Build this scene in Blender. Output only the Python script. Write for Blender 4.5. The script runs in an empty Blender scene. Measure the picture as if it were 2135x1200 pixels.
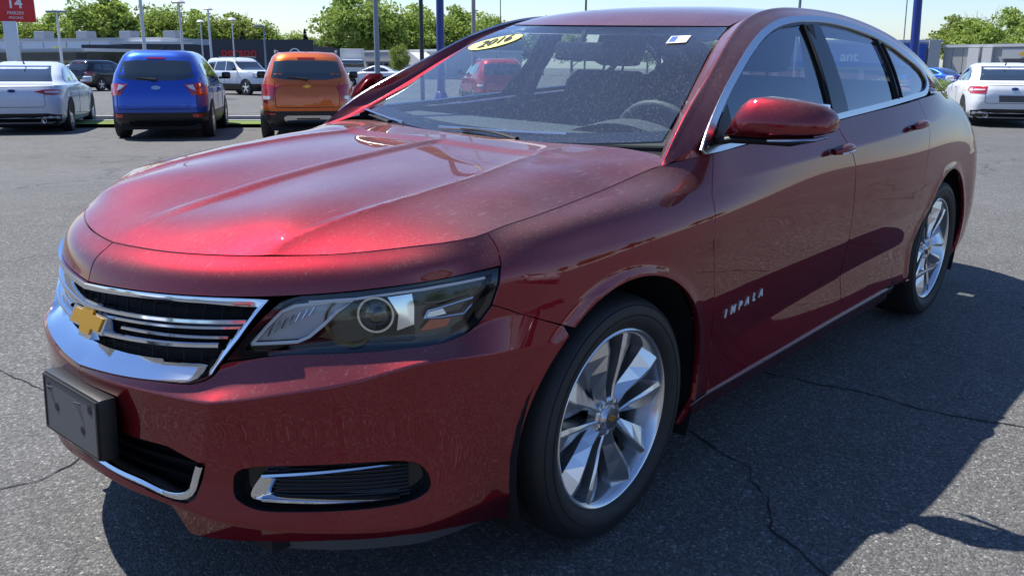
import bpy, bmesh, math, random
import numpy as np
from mathutils import Vector, Matrix
from mathutils.geometry import delaunay_2d_cdt
random.seed(7); rng = np.random.default_rng(7)
sc = bpy.context.scene
COL = sc.collection
R = math.radians

# ---------------- camera ----------------
cd = bpy.data.cameras.new('camera'); cam = bpy.data.objects.new('camera', cd); COL.objects.link(cam)
sc.camera = cam
yaw, pit, rol = -2.43236, -0.278797, 0.0155409
d = Vector((math.cos(yaw)*math.cos(pit), math.sin(yaw)*math.cos(pit), math.sin(pit)))
r0 = d.cross(Vector((0, 0, 1))).normalized(); u0 = r0.cross(d)
rr = math.cos(rol)*r0 + math.sin(rol)*u0; uu = -math.sin(rol)*r0 + math.cos(rol)*u0
M = Matrix((rr, uu, -d)).transposed().to_4x4(); M.translation = Vector((1.898717, 2.128072, 1.365487))
cam.matrix_world = M
cd.sensor_width = 36; cd.lens = 36*1846.005/2135; cd.clip_start = .05; cd.clip_end = 2000
sc.render.resolution_x, sc.render.resolution_y = 1024, 575

# ---------------- light ----------------
SUN = Vector((.10, -.60, 1.0)).normalized()          # towards the sun
sl = bpy.data.lights.new('sun', 'SUN'); sl.energy = 4.3; sl.angle = R(.53); sl.color = (1, .965, .91)
so = bpy.data.objects.new('sun', sl); COL.objects.link(so); so.rotation_euler = SUN.to_track_quat('Z', 'Y').to_euler()
w = bpy.data.worlds.new('World'); sc.world = w; w.use_nodes = True
nt = w.node_tree; nt.nodes.clear()
sky = nt.nodes.new('ShaderNodeTexSky'); sky.sky_type = 'NISHITA'; sky.sun_disc = False
sky.sun_elevation = math.asin(SUN.z); sky.sun_rotation = math.atan2(SUN.x, SUN.y)
sky.altitude = 200; sky.air_density = 1.0; sky.dust_density = .15; sky.ozone_density = 1.4
bg = nt.nodes.new('ShaderNodeBackground'); bg.inputs[1].default_value = .076
wo = nt.nodes.new('ShaderNodeOutputWorld')
tn = nt.nodes.new('ShaderNodeMix'); tn.data_type = 'RGBA'; tn.blend_type = 'MULTIPLY'; tn.inputs[0].default_value = 1; tn.inputs[7].default_value = (.79, .95, 1.26, 1)
nt.links.new(sky.outputs[0], tn.inputs[6]); nt.links.new(tn.outputs[2], bg.inputs[0]); nt.links.new(bg.outputs[0], wo.inputs[0])
sc.view_settings.view_transform = 'Standard'; sc.view_settings.look = 'None'
sc.view_settings.exposure = .86; sc.view_settings.gamma = 1; sc.view_settings.use_curve_mapping = False
try:
    sc.cycles.max_bounces = 8; sc.cycles.transparent_max_bounces = 16; sc.cycles.caustics_reflective = False; sc.cycles.caustics_refractive = False
except Exception: pass

# ---------------- materials ----------------
class NT:
    def __init__(s, name):
        s.m = bpy.data.materials.new(name); s.m.use_nodes = True; s.t = s.m.node_tree; s.t.nodes.clear()
        s.out = s.n('OutputMaterial')
    def n(s, typ, **kw):
        nd = s.t.nodes.new('ShaderNode'+typ)
        for k, v in kw.items(): setattr(nd, k, v)
        return nd
    def l(s, a, b): s.t.links.new(a, b)
    def inp(s, nd, name, v):
        if hasattr(v, 'links'): s.l(v, nd.inputs[name])
        else: nd.inputs[name].default_value = v
    def math(s, op, a, b=0., c=0., clamp=False):
        nd = s.n('Math', operation=op, use_clamp=clamp); s.inp(nd, 0, a); s.inp(nd, 1, b); s.inp(nd, 2, c); return nd.outputs[0]
    def mix(s, f, a, b, blend='MIX'):
        nd = s.n('Mix', data_type='RGBA', blend_type=blend); s.inp(nd, 0, f)
        for i, v in ((6, a), (7, b)):
            if hasattr(v, 'links'): s.l(v, nd.inputs[i])
            else: nd.inputs[i].default_value = (*v, 1) if len(v) == 3 else v
        return nd.outputs[2]
    def co(s, kind='Object'): return s.n('TexCoord').outputs[kind]
    def noise(s, scale, detail=3., rough=.5, vec=None, dist=0., out=0):
        nd = s.n('TexNoise'); s.l(vec if vec is not None else s.co(), nd.inputs['Vector'])
        nd.inputs['Scale'].default_value = scale; nd.inputs['Detail'].default_value = detail
        nd.inputs['Roughness'].default_value = rough; nd.inputs['Distortion'].default_value = dist
        return nd.outputs[out]
    def voro(s, scale, feature='F1', out='Distance', vec=None, rnd=1.):
        nd = s.n('TexVoronoi', feature=feature); s.l(vec if vec is not None else s.co(), nd.inputs['Vector'])
        nd.inputs['Scale'].default_value = scale; nd.inputs['Randomness'].default_value = rnd; return nd.outputs[out]
    def ramp(s, f, stops, interp='LINEAR'):
        nd = s.n('ValToRGB'); s.l(f, nd.inputs[0]); cr = nd.color_ramp; cr.interpolation = interp
        while len(cr.elements) > 1: cr.elements.remove(cr.elements[-1])
        for i, (p, c) in enumerate(stops):
            e = cr.elements[0] if i == 0 else cr.elements.new(p)
            e.position = p; e.color = (*c, 1) if hasattr(c, '__len__') else (c, c, c, 1)
        return nd.outputs[0]
    def mapping(s, scale=(1, 1, 1), rot=(0, 0, 0), loc=(0, 0, 0), vec=None):
        nd = s.n('Mapping'); s.l(vec if vec is not None else s.co(), nd.inputs[0])
        nd.inputs['Scale'].default_value = scale; nd.inputs['Rotation'].default_value = rot; nd.inputs['Location'].default_value = loc
        return nd.outputs[0]
    def bump(s, h, strength=.3, dist=.01):
        nd = s.n('Bump'); s.l(h, nd.inputs['Height']); nd.inputs['Strength'].default_value = strength; nd.inputs['Distance'].default_value = dist
        return nd.outputs[0]
    def bsdf(s, **kw):
        nd = s.n('BsdfPrincipled')
        for k, v in kw.items():
            k = k.replace('_', ' ')
            if isinstance(v, tuple) and len(v) == 3: v = (*v, 1)
            s.inp(nd, k, v)
        return nd
    def done(s, sh): s.l(sh.outputs[0] if hasattr(sh, 'outputs') else sh, s.out.inputs[0]); return s.m
def simple(name, col, rough=.5, metal=0., **kw):
    t = NT(name)
    var = t.noise(9, 3)
    c = t.mix(t.math('MULTIPLY', var, .35), col, tuple(x*.8 for x in col))
    return t.done(t.bsdf(Base_Color=c, Roughness=rough, Metallic=metal, **kw))

def paint(name, col, metal=.75, rough=.42, dust=.35, coat=1.):
    """metallic flake base under clear coat, settled dust on faces that look up"""
    t = NT(name); co = t.co()
    flake = t.voro(2600, out='Color', vec=co)
    sep = t.n('SeparateColor'); t.l(flake, sep.inputs[0])
    base = t.mix(t.math('MULTIPLY', sep.outputs[0], .30), col, tuple(min(1, x*1.5+.008) for x in col))
    b = t.bsdf(Base_Color=base, Metallic=metal, Roughness=rough, Coat_Weight=coat, Coat_Roughness=.012, Coat_IOR=1.55, Specular_Tint=tuple(min(1, .25+x) for x in col))
    if dust > 0:
        g = t.n('NewGeometry'); s3 = t.n('SeparateXYZ'); t.l(g.outputs['Normal'], s3.inputs[0])
        up = t.n('MapRange'); t.l(s3.outputs[2], up.inputs[0]); up.inputs[1].default_value = .05; up.inputs[2].default_value = .75
        fine = t.noise(420, 2, .7, co); pat = t.noise(3.5, 4, .6, co)
        spk = t.ramp(t.noise(190, 1, .5, co), [(.66, 0), (.74, 1)])
        streak = t.ramp(t.noise(60, 2, .5, t.mapping((.35, 1.4, 1), vec=co)), [(.62, 0), (.78, .6)])
        a = t.math('MULTIPLY', t.math('MULTIPLY', fine, pat), 1.2)
        a = t.math('ADD', a, t.math('MULTIPLY', t.math('ADD', spk, streak), .55))
        a = t.math('MULTIPLY', t.math('MULTIPLY', a, up.outputs[0]), dust, clamp=True)
        dd = t.n('BsdfDiffuse'); dd.inputs[0].default_value = (.42, .36, .33, 1)
        mx = t.n('MixShader'); t.l(a, mx.inputs[0]); t.l(b.outputs[0], mx.inputs[1]); t.l(dd.outputs[0], mx.inputs[2])
        return t.done(mx)
    return t.done(b)
def glass(name, tint=(.75, .85, .83), refl=1., dust=0., rough=0.):
    t = NT(name)
    tr = t.n('BsdfTransparent'); tr.inputs[0].default_value = (*tint, 1)
    gl = t.n('BsdfGlossy'); gl.inputs['Roughness'].default_value = rough; gl.inputs[0].default_value = (.95, .97, 1, 1)
    f = t.n('Fresnel'); gg = t.n('NewGeometry'); t.l(t.math('MULTIPLY_ADD', gg.outputs['Backfacing'], 1/1.55-1.55, 1.55), f.inputs[0])
    mx = t.n('MixShader'); t.l(t.math('MULTIPLY', f.outputs[0], refl, clamp=True), mx.inputs[0])
    t.l(tr.outputs[0], mx.inputs[1]); t.l(gl.outputs[0], mx.inputs[2])
    if dust:
        co = t.co()
        a = t.math('MULTIPLY', t.noise(300, 2, .7, co), .06*dust)
        sp = t.ramp(t.noise(230, 1, .5, co), [(.645, 0), (.70, 1)])
        a = t.math('ADD', a, t.math('MULTIPLY', sp, .24*dust), clamp=True)
        dd = t.n('BsdfDiffuse'); dd.inputs[0].default_value = (.5, .5, .46, 1)
        m2 = t.n('MixShader'); t.l(a, m2.inputs[0]); t.l(mx.outputs[0], m2.inputs[1]); t.l(dd.outputs[0], m2.inputs[2])
        return t.done(m2)
    return t.done(mx)

def asphalt_mat():
    t = NT('asphalt'); co = t.co()
    big = t.noise(.35, 4, .6, co); mid = t.noise(2.2, 4, .6, co)
    st = t.voro(135, out='Color', vec=co); sp = t.n('SeparateColor'); t.l(st, sp.inputs[0])
    cell = t.voro(135, vec=co); fine = t.noise(260, 2, .6, co)
    base = t.ramp(sp.outputs[0], [(0, .07), (.45, .105), (.8, .15), (.95, .19), (1, .32)])
    base = t.mix(.85, base, (1.0, .975, .925), 'MULTIPLY')
    v = t.math('ADD', t.math('MULTIPLY', big, .5), t.math('MULTIPLY', mid, .35))
    base = t.mix(1., base, t.ramp(v, [(.25, .78), (.62, 1.15)]), 'MULTIPLY')
    stain = t.ramp(t.noise(.9, 5, .65, t.mapping(loc=(3, 5, 0), vec=co)), [(.60, 0), (.74, .5)])
    base = t.mix(stain, base, (.03, .032, .035))
    # hairline cracks
    warp = t.n('VectorMath', operation='ADD'); t.l(co, warp.inputs[0])
    nz = t.n('VectorMath', operation='SCALE'); t.l(t.noise(1.3, 5, .65, co, out=1), nz.inputs[0]); nz.inputs[3].default_value = .9
    t.l(nz.outputs[0], warp.inputs[1])
    cr = t.voro(.42, 'DISTANCE_TO_EDGE', vec=warp.outputs[0])
    cr2 = t.voro(1.7, 'DISTANCE_TO_EDGE', vec=warp.outputs[0])
    msk = t.ramp(t.noise(.5, 3, .6, t.mapping(loc=(9, 1, 0), vec=co)), [(.52, 0), (.60, 1)])
    c1 = t.ramp(cr, [(0, 1), (.004, .8), (.009, 0)])
    c2 = t.math('MULTIPLY', t.ramp(cr2, [(0, 1), (.008, .55), (.016, 0)]), msk)
    c = t.math('MAXIMUM', t.math('MULTIPLY', c1, t.ramp(t.noise(.25, 2, .5, t.mapping(loc=(2, 7, 0), vec=co)), [(.48, 0), (.56, .8)])), t.math('MULTIPLY', c2, .6))
    base = t.mix(t.math('MULTIPLY', c, .8), base, (.018, .018, .02))
    h = t.math('SUBTRACT', t.math('ADD', t.math('MULTIPLY', cell, -.9), t.math('MULTIPLY', fine, .55)), t.math('MULTIPLY', c, 1.2))
    b = t.bsdf(Base_Color=base, Roughness=.82, Normal=t.bump(h, .8, .006), Specular_IOR_Level=.35)
    return t.done(b)

MT = {}
MT['red'] = paint('red_metallic_paint', (.18, .0034, .0105), .95, .45, .34)
MT['red_in'] = simple('red_paint_edge', (.05, .003, .006), .5)
MT['black'] = simple('black_plastic', (.012, .012, .013), .45)
MT['dark'] = simple('matte_dark', (.006, .006, .007), .8)
MT['gloss'] = simple('gloss_black', (.010, .010, .012), .08)
MT['trim'] = simple('grey_plastic', (.085, .09, .095), .42)
MT['chrome'] = simple('chrome', (.72, .74, .77), .07, 1.)
MT['satin'] = simple('satin_chrome', (.62, .63, .64), .2, 1.)
MT['gold'] = simple('gold_emblem', (.75, .42, .06), .3, .75)
MT['alloy'] = simple('silver_alloy', (.74, .75, .76), .24, .9)
MT['alloy_dark'] = simple('alloy_barrel', (.35, .35, .36), .35, .9)
def tyre_mat():
    t = NT('tyre_rubber'); co = t.co()
    return t.done(t.bsdf(Base_Color=t.mix(t.noise(8, 4), (.010, .010, .011), (.032, .030, .027)), Roughness=.62, Normal=t.bump(t.noise(60, 3), .1, .004)))
MT['tyre'] = tyre_mat()
MT['disc'] = simple('brake_disc', (.22, .21, .2), .35, .9)
MT['glass'] = glass('windshield_glass', (.84, .94, .94), 1.9, 1.0)
MT['sideglass'] = glass('side_glass', (.82, .92, .92), 1.9, .0)
MT['lens'] = glass('headlight_lens', (.93, .95, .95), .7, .0)
MT['amber'] = simple('amber_reflector', (.55, .09, .02), .25)
MT['yellowed'] = simple('yellowed_bowl', (.50, .35, .13), .3, .8)
MT['brownish'] = simple('bezel_bronze', (.07, .055, .035), .3, .5)
MT['lampgrey'] = simple('lamp_reflector', (.42, .45, .47), .35, .35)
MT['seat'] = simple('seat_cloth', (.045, .045, .05), .85)
MT['dash'] = simple('dashboard_vinyl', (.06, .065, .062), .6)
MT['white'] = simple('white_print', (.8, .8, .8), .5)
MT['yellow'] = simple('yellow_sticker', (.85, .82, .22), .5)
MT['asphalt'] = asphalt_mat()

# ---------------- mesh helpers ----------------
def obj(name, me, parent=None, mat=None):
    if mat is not None and not me.materials: me.materials.append(mat)
    o = bpy.data.objects.new(name, me); COL.objects.link(o)
    if parent is not None: o.parent = parent
    return o
def mesh(name, V, F, mat, parent=None, smooth=True, N=None):
    me = bpy.data.meshes.new(name); me.from_pydata([tuple(map(float, v)) for v in V], [], [tuple(map(int, f)) for f in F])
    if smooth: me.polygons.foreach_set('use_smooth', [True]*len(me.polygons))
    me.materials.append(mat); me.update()
    if N is not None: me.normals_split_custom_set_from_vertices([tuple(n) for n in N])
    return obj(name, me, parent)
class MB:
    """collects shapes into one mesh"""
    def __init__(s): s.V = []; s.F = []
    def add(s, V, F):
        o = len(s.V); s.V += [tuple(v) for v in V]; s.F += [tuple(i+o for i in f) for f in F]; return s
    def box(s, c, size, rz=0, M=None, bev=0):
        x, y, z = [q/2 for q in size]
        if bev:
            b = min(bev, x*.9, y*.9, z*.9); V = []
            bm = bmesh.new(); bmesh.ops.create_cube(bm, size=1)
            for v in bm.verts: v.co = Vector((v.co.x*2*x, v.co.y*2*y, v.co.z*2*z))
            bmesh.ops.bevel(bm, geom=bm.edges[:], offset=b, segments=2, affect='EDGES', profile=.6)
            bm.verts.index_update(); V = [v.co.copy() for v in bm.verts]; F = [[v.index for v in f.verts] for f in bm.faces]; bm.free()
        else:
            V = [Vector((i*x, j*y, k*z)) for i in (-1, 1) for j in (-1, 1) for k in (-1, 1)]
            F = [(0, 1, 3, 2), (4, 6, 7, 5), (0, 4, 5, 1), (2, 3, 7, 6), (0, 2, 6, 4), (1, 5, 7, 3)]
        T = Matrix.Translation(Vector(c)) @ Matrix.Rotation(rz, 4, 'Z')
        if M is not None: T = M @ T
        return s.add([T @ v for v in V], F)
    def tube(s, P, r, n=8, cap=True, flat=1.):
        P = [Vector(q) for q in P]; rs = r if hasattr(r, '__len__') else [r]*len(P)
        V = []; F = []; prev = None
        for i, q in enumerate(P):
            t = (P[min(i+1, len(P)-1)] - P[max(i-1, 0)]).normalized()
            if prev is None: a = t.orthogonal().normalized() if abs(t.z) > .9 else t.cross(Vector((0, 0, 1))).normalized()
            else: a = (prev - t*prev.dot(t)).normalized()
            prev = a; b = t.cross(a)
            for k in range(n):
                an = 2*math.pi*k/n; V.append(q + (a*math.cos(an) + b*math.sin(an)*flat)*rs[i])
        for i in range(len(P)-1):
            for k in range(n):
                F.append((i*n+k, i*n+(k+1) % n, (i+1)*n+(k+1) % n, (i+1)*n+k))
        if cap: F.append(tuple(range(n))[::-1]); F.append(tuple(range((len(P)-1)*n, len(P)*n)))
        return s.add(V, F)
    def prism(s, poly, frame, depth):
        """poly 2D pts, frame (origin, ex, ey, en) extruded along -en"""
        o, ex, ey, en = [Vector(q) for q in frame]; n = len(poly)
        A = [o+ex*a+ey*b for a, b in poly]; B = [q-en*depth for q in A]
        return s.add(A+B, [tuple(range(n)), tuple(range(2*n-1, n-1, -1))]+[(i, i+n, (i+1) % n+n, (i+1) % n) for i in range(n)])
    def lathe(s, prof, n=48, M=None, axis='Y'):
        """prof list (radius, height along axis)"""
        V = []; F = []
        for r, h in prof:
            for k in range(n):
                a = 2*math.pi*k/n; q = Vector((r*math.cos(a), h, r*math.sin(a))) if axis == 'Y' else Vector((r*math.cos(a), r*math.sin(a), h))
                V.append(M @ q if M is not None else q)
        for i in range(len(prof)-1):
            for k in range(n): F.append((i*n+k, (i+1)*n+k, (i+1)*n+(k+1) % n, i*n+(k+1) % n))
        return s.add(V, F)
    def grid(s, G):
        n, m = len(G), len(G[0]); V = [q for row in G for q in row]
        return s.add(V, [(i*m+j, i*m+j+1, (i+1)*m+j+1, (i+1)*m+j) for i in range(n-1) for j in range(m-1)])
    def build(s, name, mat, parent=None, smooth=None, auto=40):
        me = bpy.data.meshes.new(name); me.from_pydata([tuple(v) for v in s.V], [], s.F)
        bm = bmesh.new(); bm.from_mesh(me); bmesh.ops.recalc_face_normals(bm, faces=bm.faces)
        if auto:
            for f in bm.faces: f.smooth = True
            lim = R(auto)
            for e in bm.edges:
                if len(e.link_faces) == 2 and e.calc_face_angle(0) > lim: e.smooth = False
        bm.to_mesh(me); bm.free(); me.materials.append(mat); me.update()
        return obj(name, me, parent)
def empty(name, loc=(0, 0, 0), rz=0, **kw):
    o = bpy.data.objects.new(name, None); COL.objects.link(o); o.location = loc; o.rotation_euler = (0, 0, rz); o.empty_display_size = .2
    tag(o, **kw); return o
def tag(o, label=None, cat=None, group=None, kind=None):
    if label: o['label'] = label
    if cat: o['category'] = cat
    if group: o['group'] = group
    if kind: o['kind'] = kind
    return o
def text_mesh(body, size, depth, name, mat, parent, frame, bold=0., shear=0., align='CENTER'):
    """lettering; frame = (origin, ex, ey)"""
    cu = bpy.data.curves.new(name, 'FONT'); cu.body = body; cu.size = size; cu.extrude = depth; cu.offset = bold; cu.shear = shear
    cu.align_x = align; cu.align_y = 'CENTER'; cu.resolution_u = 3
    t = bpy.data.objects.new('tmp', cu); COL.objects.link(t)
    dg = bpy.context.evaluated_depsgraph_get(); dg.update()
    me = bpy.data.meshes.new_from_object(t.evaluated_get(dg)); bpy.data.objects.remove(t)
    o, ex, ey = [Vector(q) for q in frame]; ex.normalize(); ey.normalize(); en = ex.cross(ey)
    me.transform(Matrix((ex, ey, en)).transposed().to_4x4()); me.transform(Matrix.Translation(o))
    me.name = name; me.materials.clear(); me.materials.append(mat)
    return obj(name, me, parent)
# ---------- splines ----------
def nspl(xs,ys):
    xs=np.asarray(xs,float);ys=np.asarray(ys,float);n=len(xs)
    h=np.diff(xs);A=np.eye(n);b=np.zeros(n)
    for i in range(1,n-1):
        A[i,i-1]=h[i-1];A[i,i]=2*(h[i-1]+h[i]);A[i,i+1]=h[i]
        b[i]=6*((ys[i+1]-ys[i])/h[i]-(ys[i]-ys[i-1])/h[i-1])
    m=np.linalg.solve(A,b)
    def f(x):
        x=np.clip(x,xs[0],xs[-1]);i=np.clip(np.searchsorted(xs,x)-1,0,n-2)
        t=x-xs[i];hh=h[i]
        return ys[i]+t*((ys[i+1]-ys[i])/hh-hh*(2*m[i]+m[i+1])/6)+t*t*m[i]/2+t**3*(m[i+1]-m[i])/(6*hh)
    return f
CF,CR=.2,-3.3
RK=.9; UF=RK*np.pi/2; UR=UF+(CF-CR)
UEND=UR+UF
def u_of(x,y):
    if x>CF: return RK*np.arctan2(y,x-CF)
    if x>=CR: return UF+CF-x
    return UR+RK*(np.arctan2(-(x-CR),y))
def xy_of(u,r):
    u=np.asarray(u,float);a=u/RK;b=(u-UR)/RK
    x=np.where(u<UF,CF+r*np.cos(a),np.where(u<UR,CF-(u-UF),CR-r*np.sin(b)))
    y=np.where(u<UF,r*np.sin(a),np.where(u<UR,r,r*np.cos(b)))
    return x,y
gy=[0,.1,.2,.3,.4,.5,.6,.7,.78,.84,.88]
gup=nspl(gy,[0,.010,.031,.066,.117,.187,.270,.370,.477,.60,.74])
glo=nspl(gy,[0,.006,.022,.050,.090,.145,.218,.312,.41,.51,.63])
def fr(X0,zs,g,ys=(0,.1,.2,.3,.4,.5,.6,.7,.78)):
    """front points: zs = function of y"""
    return [(X0-float(g(y)),y,float(np.interp(y,zs[0],zs[1]))) for y in ys]
ROWS=[
 # 0 bottom
 fr(1.015,((0,1),(.17,.17)),glo)+[(.46,.815,.17),(.33,.84,.17),(0,.85,.17),(-.6,.85,.17),(-1.6,.85,.17),(-2.4,.85,.17),(-3.1,.85,.19),(-3.6,.78,.22),(-3.86,.45,.24),(-3.9,0,.24)],
 # 1 lip
 fr(1.062,((0,.3,.45,.7,.9),(.315,.30,.27,.26,.27)),glo)+[(.45,.855,.28),(.33,.88,.28),(0,.89,.28),(-.6,.895,.28),(-1.6,.895,.28),(-2.4,.895,.28),(-3.1,.89,.30),(-3.65,.80,.33),(-3.93,.45,.34),(-3.98,0,.34)],
 # 2
 fr(1.035,((0,.5,.9),(.42,.42,.42)),glo)+[(.45,.858,.42),(.33,.885,.42),(0,.90,.42),(-.5,.898,.42),(-.9,.888,.43),(-1.6,.884,.45),(-2.3,.892,.46),(-3.1,.90,.45),(-3.68,.81,.48),(-3.98,.45,.50),(-4.03,0,.50)],
 # 3 bumper crease
 fr(1.047,((0,.2,.4,.45,.6,.7,.79,.9),(.556,.562,.566,.568,.602,.630,.668,.69)),glo)+[(.45,.868,.66),(.33,.895,.655),(0,.922,.64),(-.6,.918,.62),(-1.6,.922,.62),(-2.4,.928,.62),(-3.1,.905,.65),(-3.70,.80,.68),(-4.02,.45,.70),(-4.07,0,.70)],
 # 4 headlight bottom
 [(x-.052*min(1,max(0,(y-.36)/.16)),y,z) for x,y,z in fr(1.028,((0,.2,.4,.47,.6,.7,.8,.9),(.60,.605,.615,.655,.684,.692,.700,.72)),glo)]+[(.45,.846,.735),(.33,.884,.74),(0,.920,.745),(-.6,.922,.745),(-1.6,.926,.745),(-2.4,.932,.745),(-3.1,.903,.77),(-3.68,.79,.80),(-4.0,.45,.80),(-4.05,0,.80)],
 # 5 headlight top
 fr(1.0,((0,.2,.4,.52,.6,.7,.8,.9),(.772,.780,.787,.793,.803,.820,.843,.86)),gup)+[(.44,.832,.855),(.33,.863,.86),(0,.905,.865),(-.6,.915,.87),(-1.6,.918,.88),(-2.4,.920,.89),(-3.1,.878,.90),(-3.62,.765,.92),(-3.94,.45,.92),(-4.0,0,.92)],
 # 6 shoulder
 fr(.980,((0,.2,.4,.52,.6,.7,.8,.9),(.821,.827,.833,.840,.848,.863,.883,.903)),gup)+[(.40,.815,.902),(.30,.840,.912),(0,.870,.935),(-.36,.884,.945),(-.8,.893,.955),(-1.6,.901,.972),(-2.4,.893,.995),(-3.1,.825,1.025),(-3.57,.70,1.03),(-3.9,.4,1.02),(-3.95,0,1.02)],
 # 7 hood seam / belt
 fr(.93,((0,.2,.3,.4,.5,.6,.7,.8),(.859,.864,.868,.873,.879,.888,.903,.925)),gup)+[(.38,.785,.930),(.25,.790,.942),(.05,.785,.960),(-.15,.783,.985),(-.29,.795,1.008),(-.42,.842,1.028),(-.6,.856,1.040),(-.9,.857,1.050),(-1.6,.849,1.080),(-2.1,.844,1.096),(-2.5,.833,1.110),(-2.9,.795,1.120),(-3.28,.70,1.11),(-3.6,.56,1.085),(-3.87,.3,1.07),(-3.9,0,1.07)],
]
CREASE={1,3,4}
_rf=[]
for _row in ROWS:
    us=[u_of(x,y) for x,y,z in _row];rs=[]
    for x,y,z in _row:
        rs.append(np.hypot(x-CF,y) if x>CF else (y if x>=CR else np.hypot(x-CR,y)))
    assert all(np.diff(us)>0),us
    _rf.append((nspl(us,rs),nspl(us,[q[2] for q in _row])))
VS=np.arange(len(ROWS),dtype=float)
def S(u,v):
    """u,v arrays -> xyz (left half, u>=0; negative u mirrored)"""
    u=np.asarray(u,float);v=np.asarray(v,float);sg=np.where(u<0,-1.,1.);ua=np.abs(u)
    r=np.stack([f[0](ua) for f in _rf]);z=np.stack([f[1](ua) for f in _rf])
    N=len(ROWS);ch=np.sqrt(np.diff(r,axis=0)**2+np.diff(z,axis=0)**2)+1e-6
    def tang(q):
        s=np.diff(q,axis=0)/ch              # slopes per segment
        L=np.zeros_like(q);Rr=np.zeros_like(q)
        for i in range(N):
            if i==0: a=b=s[0]
            elif i==N-1: a=b=s[-1]
            elif i in CREASE:
                a,b=s[i-1],s[i]
            elif i==2:
                w0,w1=ch[i-1],ch[i];m_=(s[i-1]*w1+s[i]*w0)/(w0+w1);k_=np.clip((ua-2.1)/.5,0,1)*np.clip((4.1-ua)/.6,0,1)
                a=m_+(s[i-1]-m_)*k_;b=m_+(s[i]-m_)*k_
            elif i==6:
                w0,w1=ch[i-1],ch[i];m_=(s[i-1]*w1+s[i]*w0)/(w0+w1);k_=np.clip((ua-1.75)/.5,0,1)*np.clip((4.6-ua)/.8,0,1)*.9
                a=m_+(s[i-1]-m_)*k_;b=m_+(s[i]-m_)*k_
            else:
                w0,w1=ch[i-1],ch[i];a=b=(s[i-1]*w1+s[i]*w0)/(w0+w1)
            L[i]=a;Rr[i]=b
        return L,Rr
    i=np.clip(v.astype(int),0,N-2);t=v-i;idx=np.arange(len(u))
    out=[]
    for q in(r,z):
        L,Rr=tang(q);h=ch[i,idx];p0=q[i,idx];p1=q[i+1,idx];m0=Rr[i,idx]*h;m1=L[i+1,idx]*h
        out.append((2*t**3-3*t*t+1)*p0+(t**3-2*t*t+t)*m0+(-2*t**3+3*t*t)*p1+(t**3-t*t)*m1)
    def st_(a,b,q):
        q=np.clip((q-a)/(b-a),0,1);return q*q*(3-2*q)
    out[0]=out[0]+.016*np.exp(-np.abs(ua-(.434+.037*(v-1.9)))/.10)*st_(1.55,2.1,v)*(1-st_(2.9,3.5,v))
    x,y=xy_of(ua,out[0])
    for xc in (0.,-2.837):
        d=np.hypot(x-xc,out[1]-.345)-.415
        fl=.008*np.exp(-(np.clip(d,0,9)/.024)**2)*(np.abs(x-xc)<.6)
        y=y+fl
    return np.stack([x,y*sg,out[1]],-1)
# ================= the red sedan =================
def S1(u, v): return S(np.array([float(u)]), np.array([float(v)]))[0]
def Snorm(u, v):
    u = np.asarray(u, float); v = np.asarray(v, float); e = 1e-3
    a = S(u+e, v)-S(u-e, v); v1 = np.minimum(v+e*4, 7); v0 = np.maximum(v-e*4, 0)
    b = S(u, v1)-S(u, v0); n = np.cross(a, b); return n/np.linalg.norm(n, axis=1, keepdims=True)
def Soff(u, v, off):
    u = np.atleast_1d(np.asarray(u, float)); v = np.atleast_1d(np.asarray(v, float))
    return S(u, v) + Snorm(u, v)*np.atleast_1d(off)[:, None]
_t = Snorm(np.array([2.5]), np.array([3.5]))
SGN = 1. if _t[0, 1] > 0 else -1.
_sn = Snorm
def Snorm(u, v): return SGN*_sn(u, v)
def v_at_z(u, z):
    lo, hi = 0., 7.
    for _ in range(30):
        m = (lo+hi)/2
        if S1(u, m)[2] < z: lo = m
        else: hi = m
    return (lo+hi)/2
def uv_xz(x, z):
    u = UF+CF-x if x < CF else 1.2
    for _ in range(8):
        v = v_at_z(u, z)
        if x < CF: break
        q = S1(u, v); rr_ = math.hypot(q[0]-CF, q[1]); u = RK*math.acos(max(-1, min(1, (x-CF)/rr_)))
    return (u, v)
class Surf:
    """a parametrised skin: f(a,b)->xyz, n(a,b)->normal, metric scale of the second parameter"""
    def __init__(s, f, n, k): s.f, s.n, s.k = f, n, k
WRAP = Surf(S, Snorm, .115)
def Yg(x, z):
    x = np.asarray(x, float); z = np.asarray(z, float); dd = z-1.04
    return .862-.30*dd-.55*np.clip(dd, 0, 1)**2-.05*np.clip(-2.2-x, 0, 9)**2-.2*np.clip(x+.6, 0, 9)**2
def gf(x, z): return np.stack([np.asarray(x, float), Yg(x, z), np.asarray(z, float)], -1)
def gn(x, z):
    e = 1e-3; gx = (Yg(x+e, z)-Yg(x-e, z))/(2*e); gz = (Yg(x, z+e)-Yg(x, z-e))/(2*e)
    n = np.stack([-gx, np.ones_like(gx), -gz], -1); return n/np.linalg.norm(n, axis=1, keepdims=True)
SIDE = Surf(gf, gn, 1.)
def dens(P, step):
    out = []
    for i in range(len(P)):
        a, b = np.array(P[i]), np.array(P[(i+1) % len(P)]); n = max(1, int(np.ceil(np.linalg.norm(b-a)/step)))
        for k in range(n): out.append(a+(b-a)*k/n)
    return np.array(out)
def area(P): P = np.asarray(P); x, y = P[:, 0], P[:, 1]; return .5*np.sum(x*np.roll(y, -1)-y*np.roll(x, -1))
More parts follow.
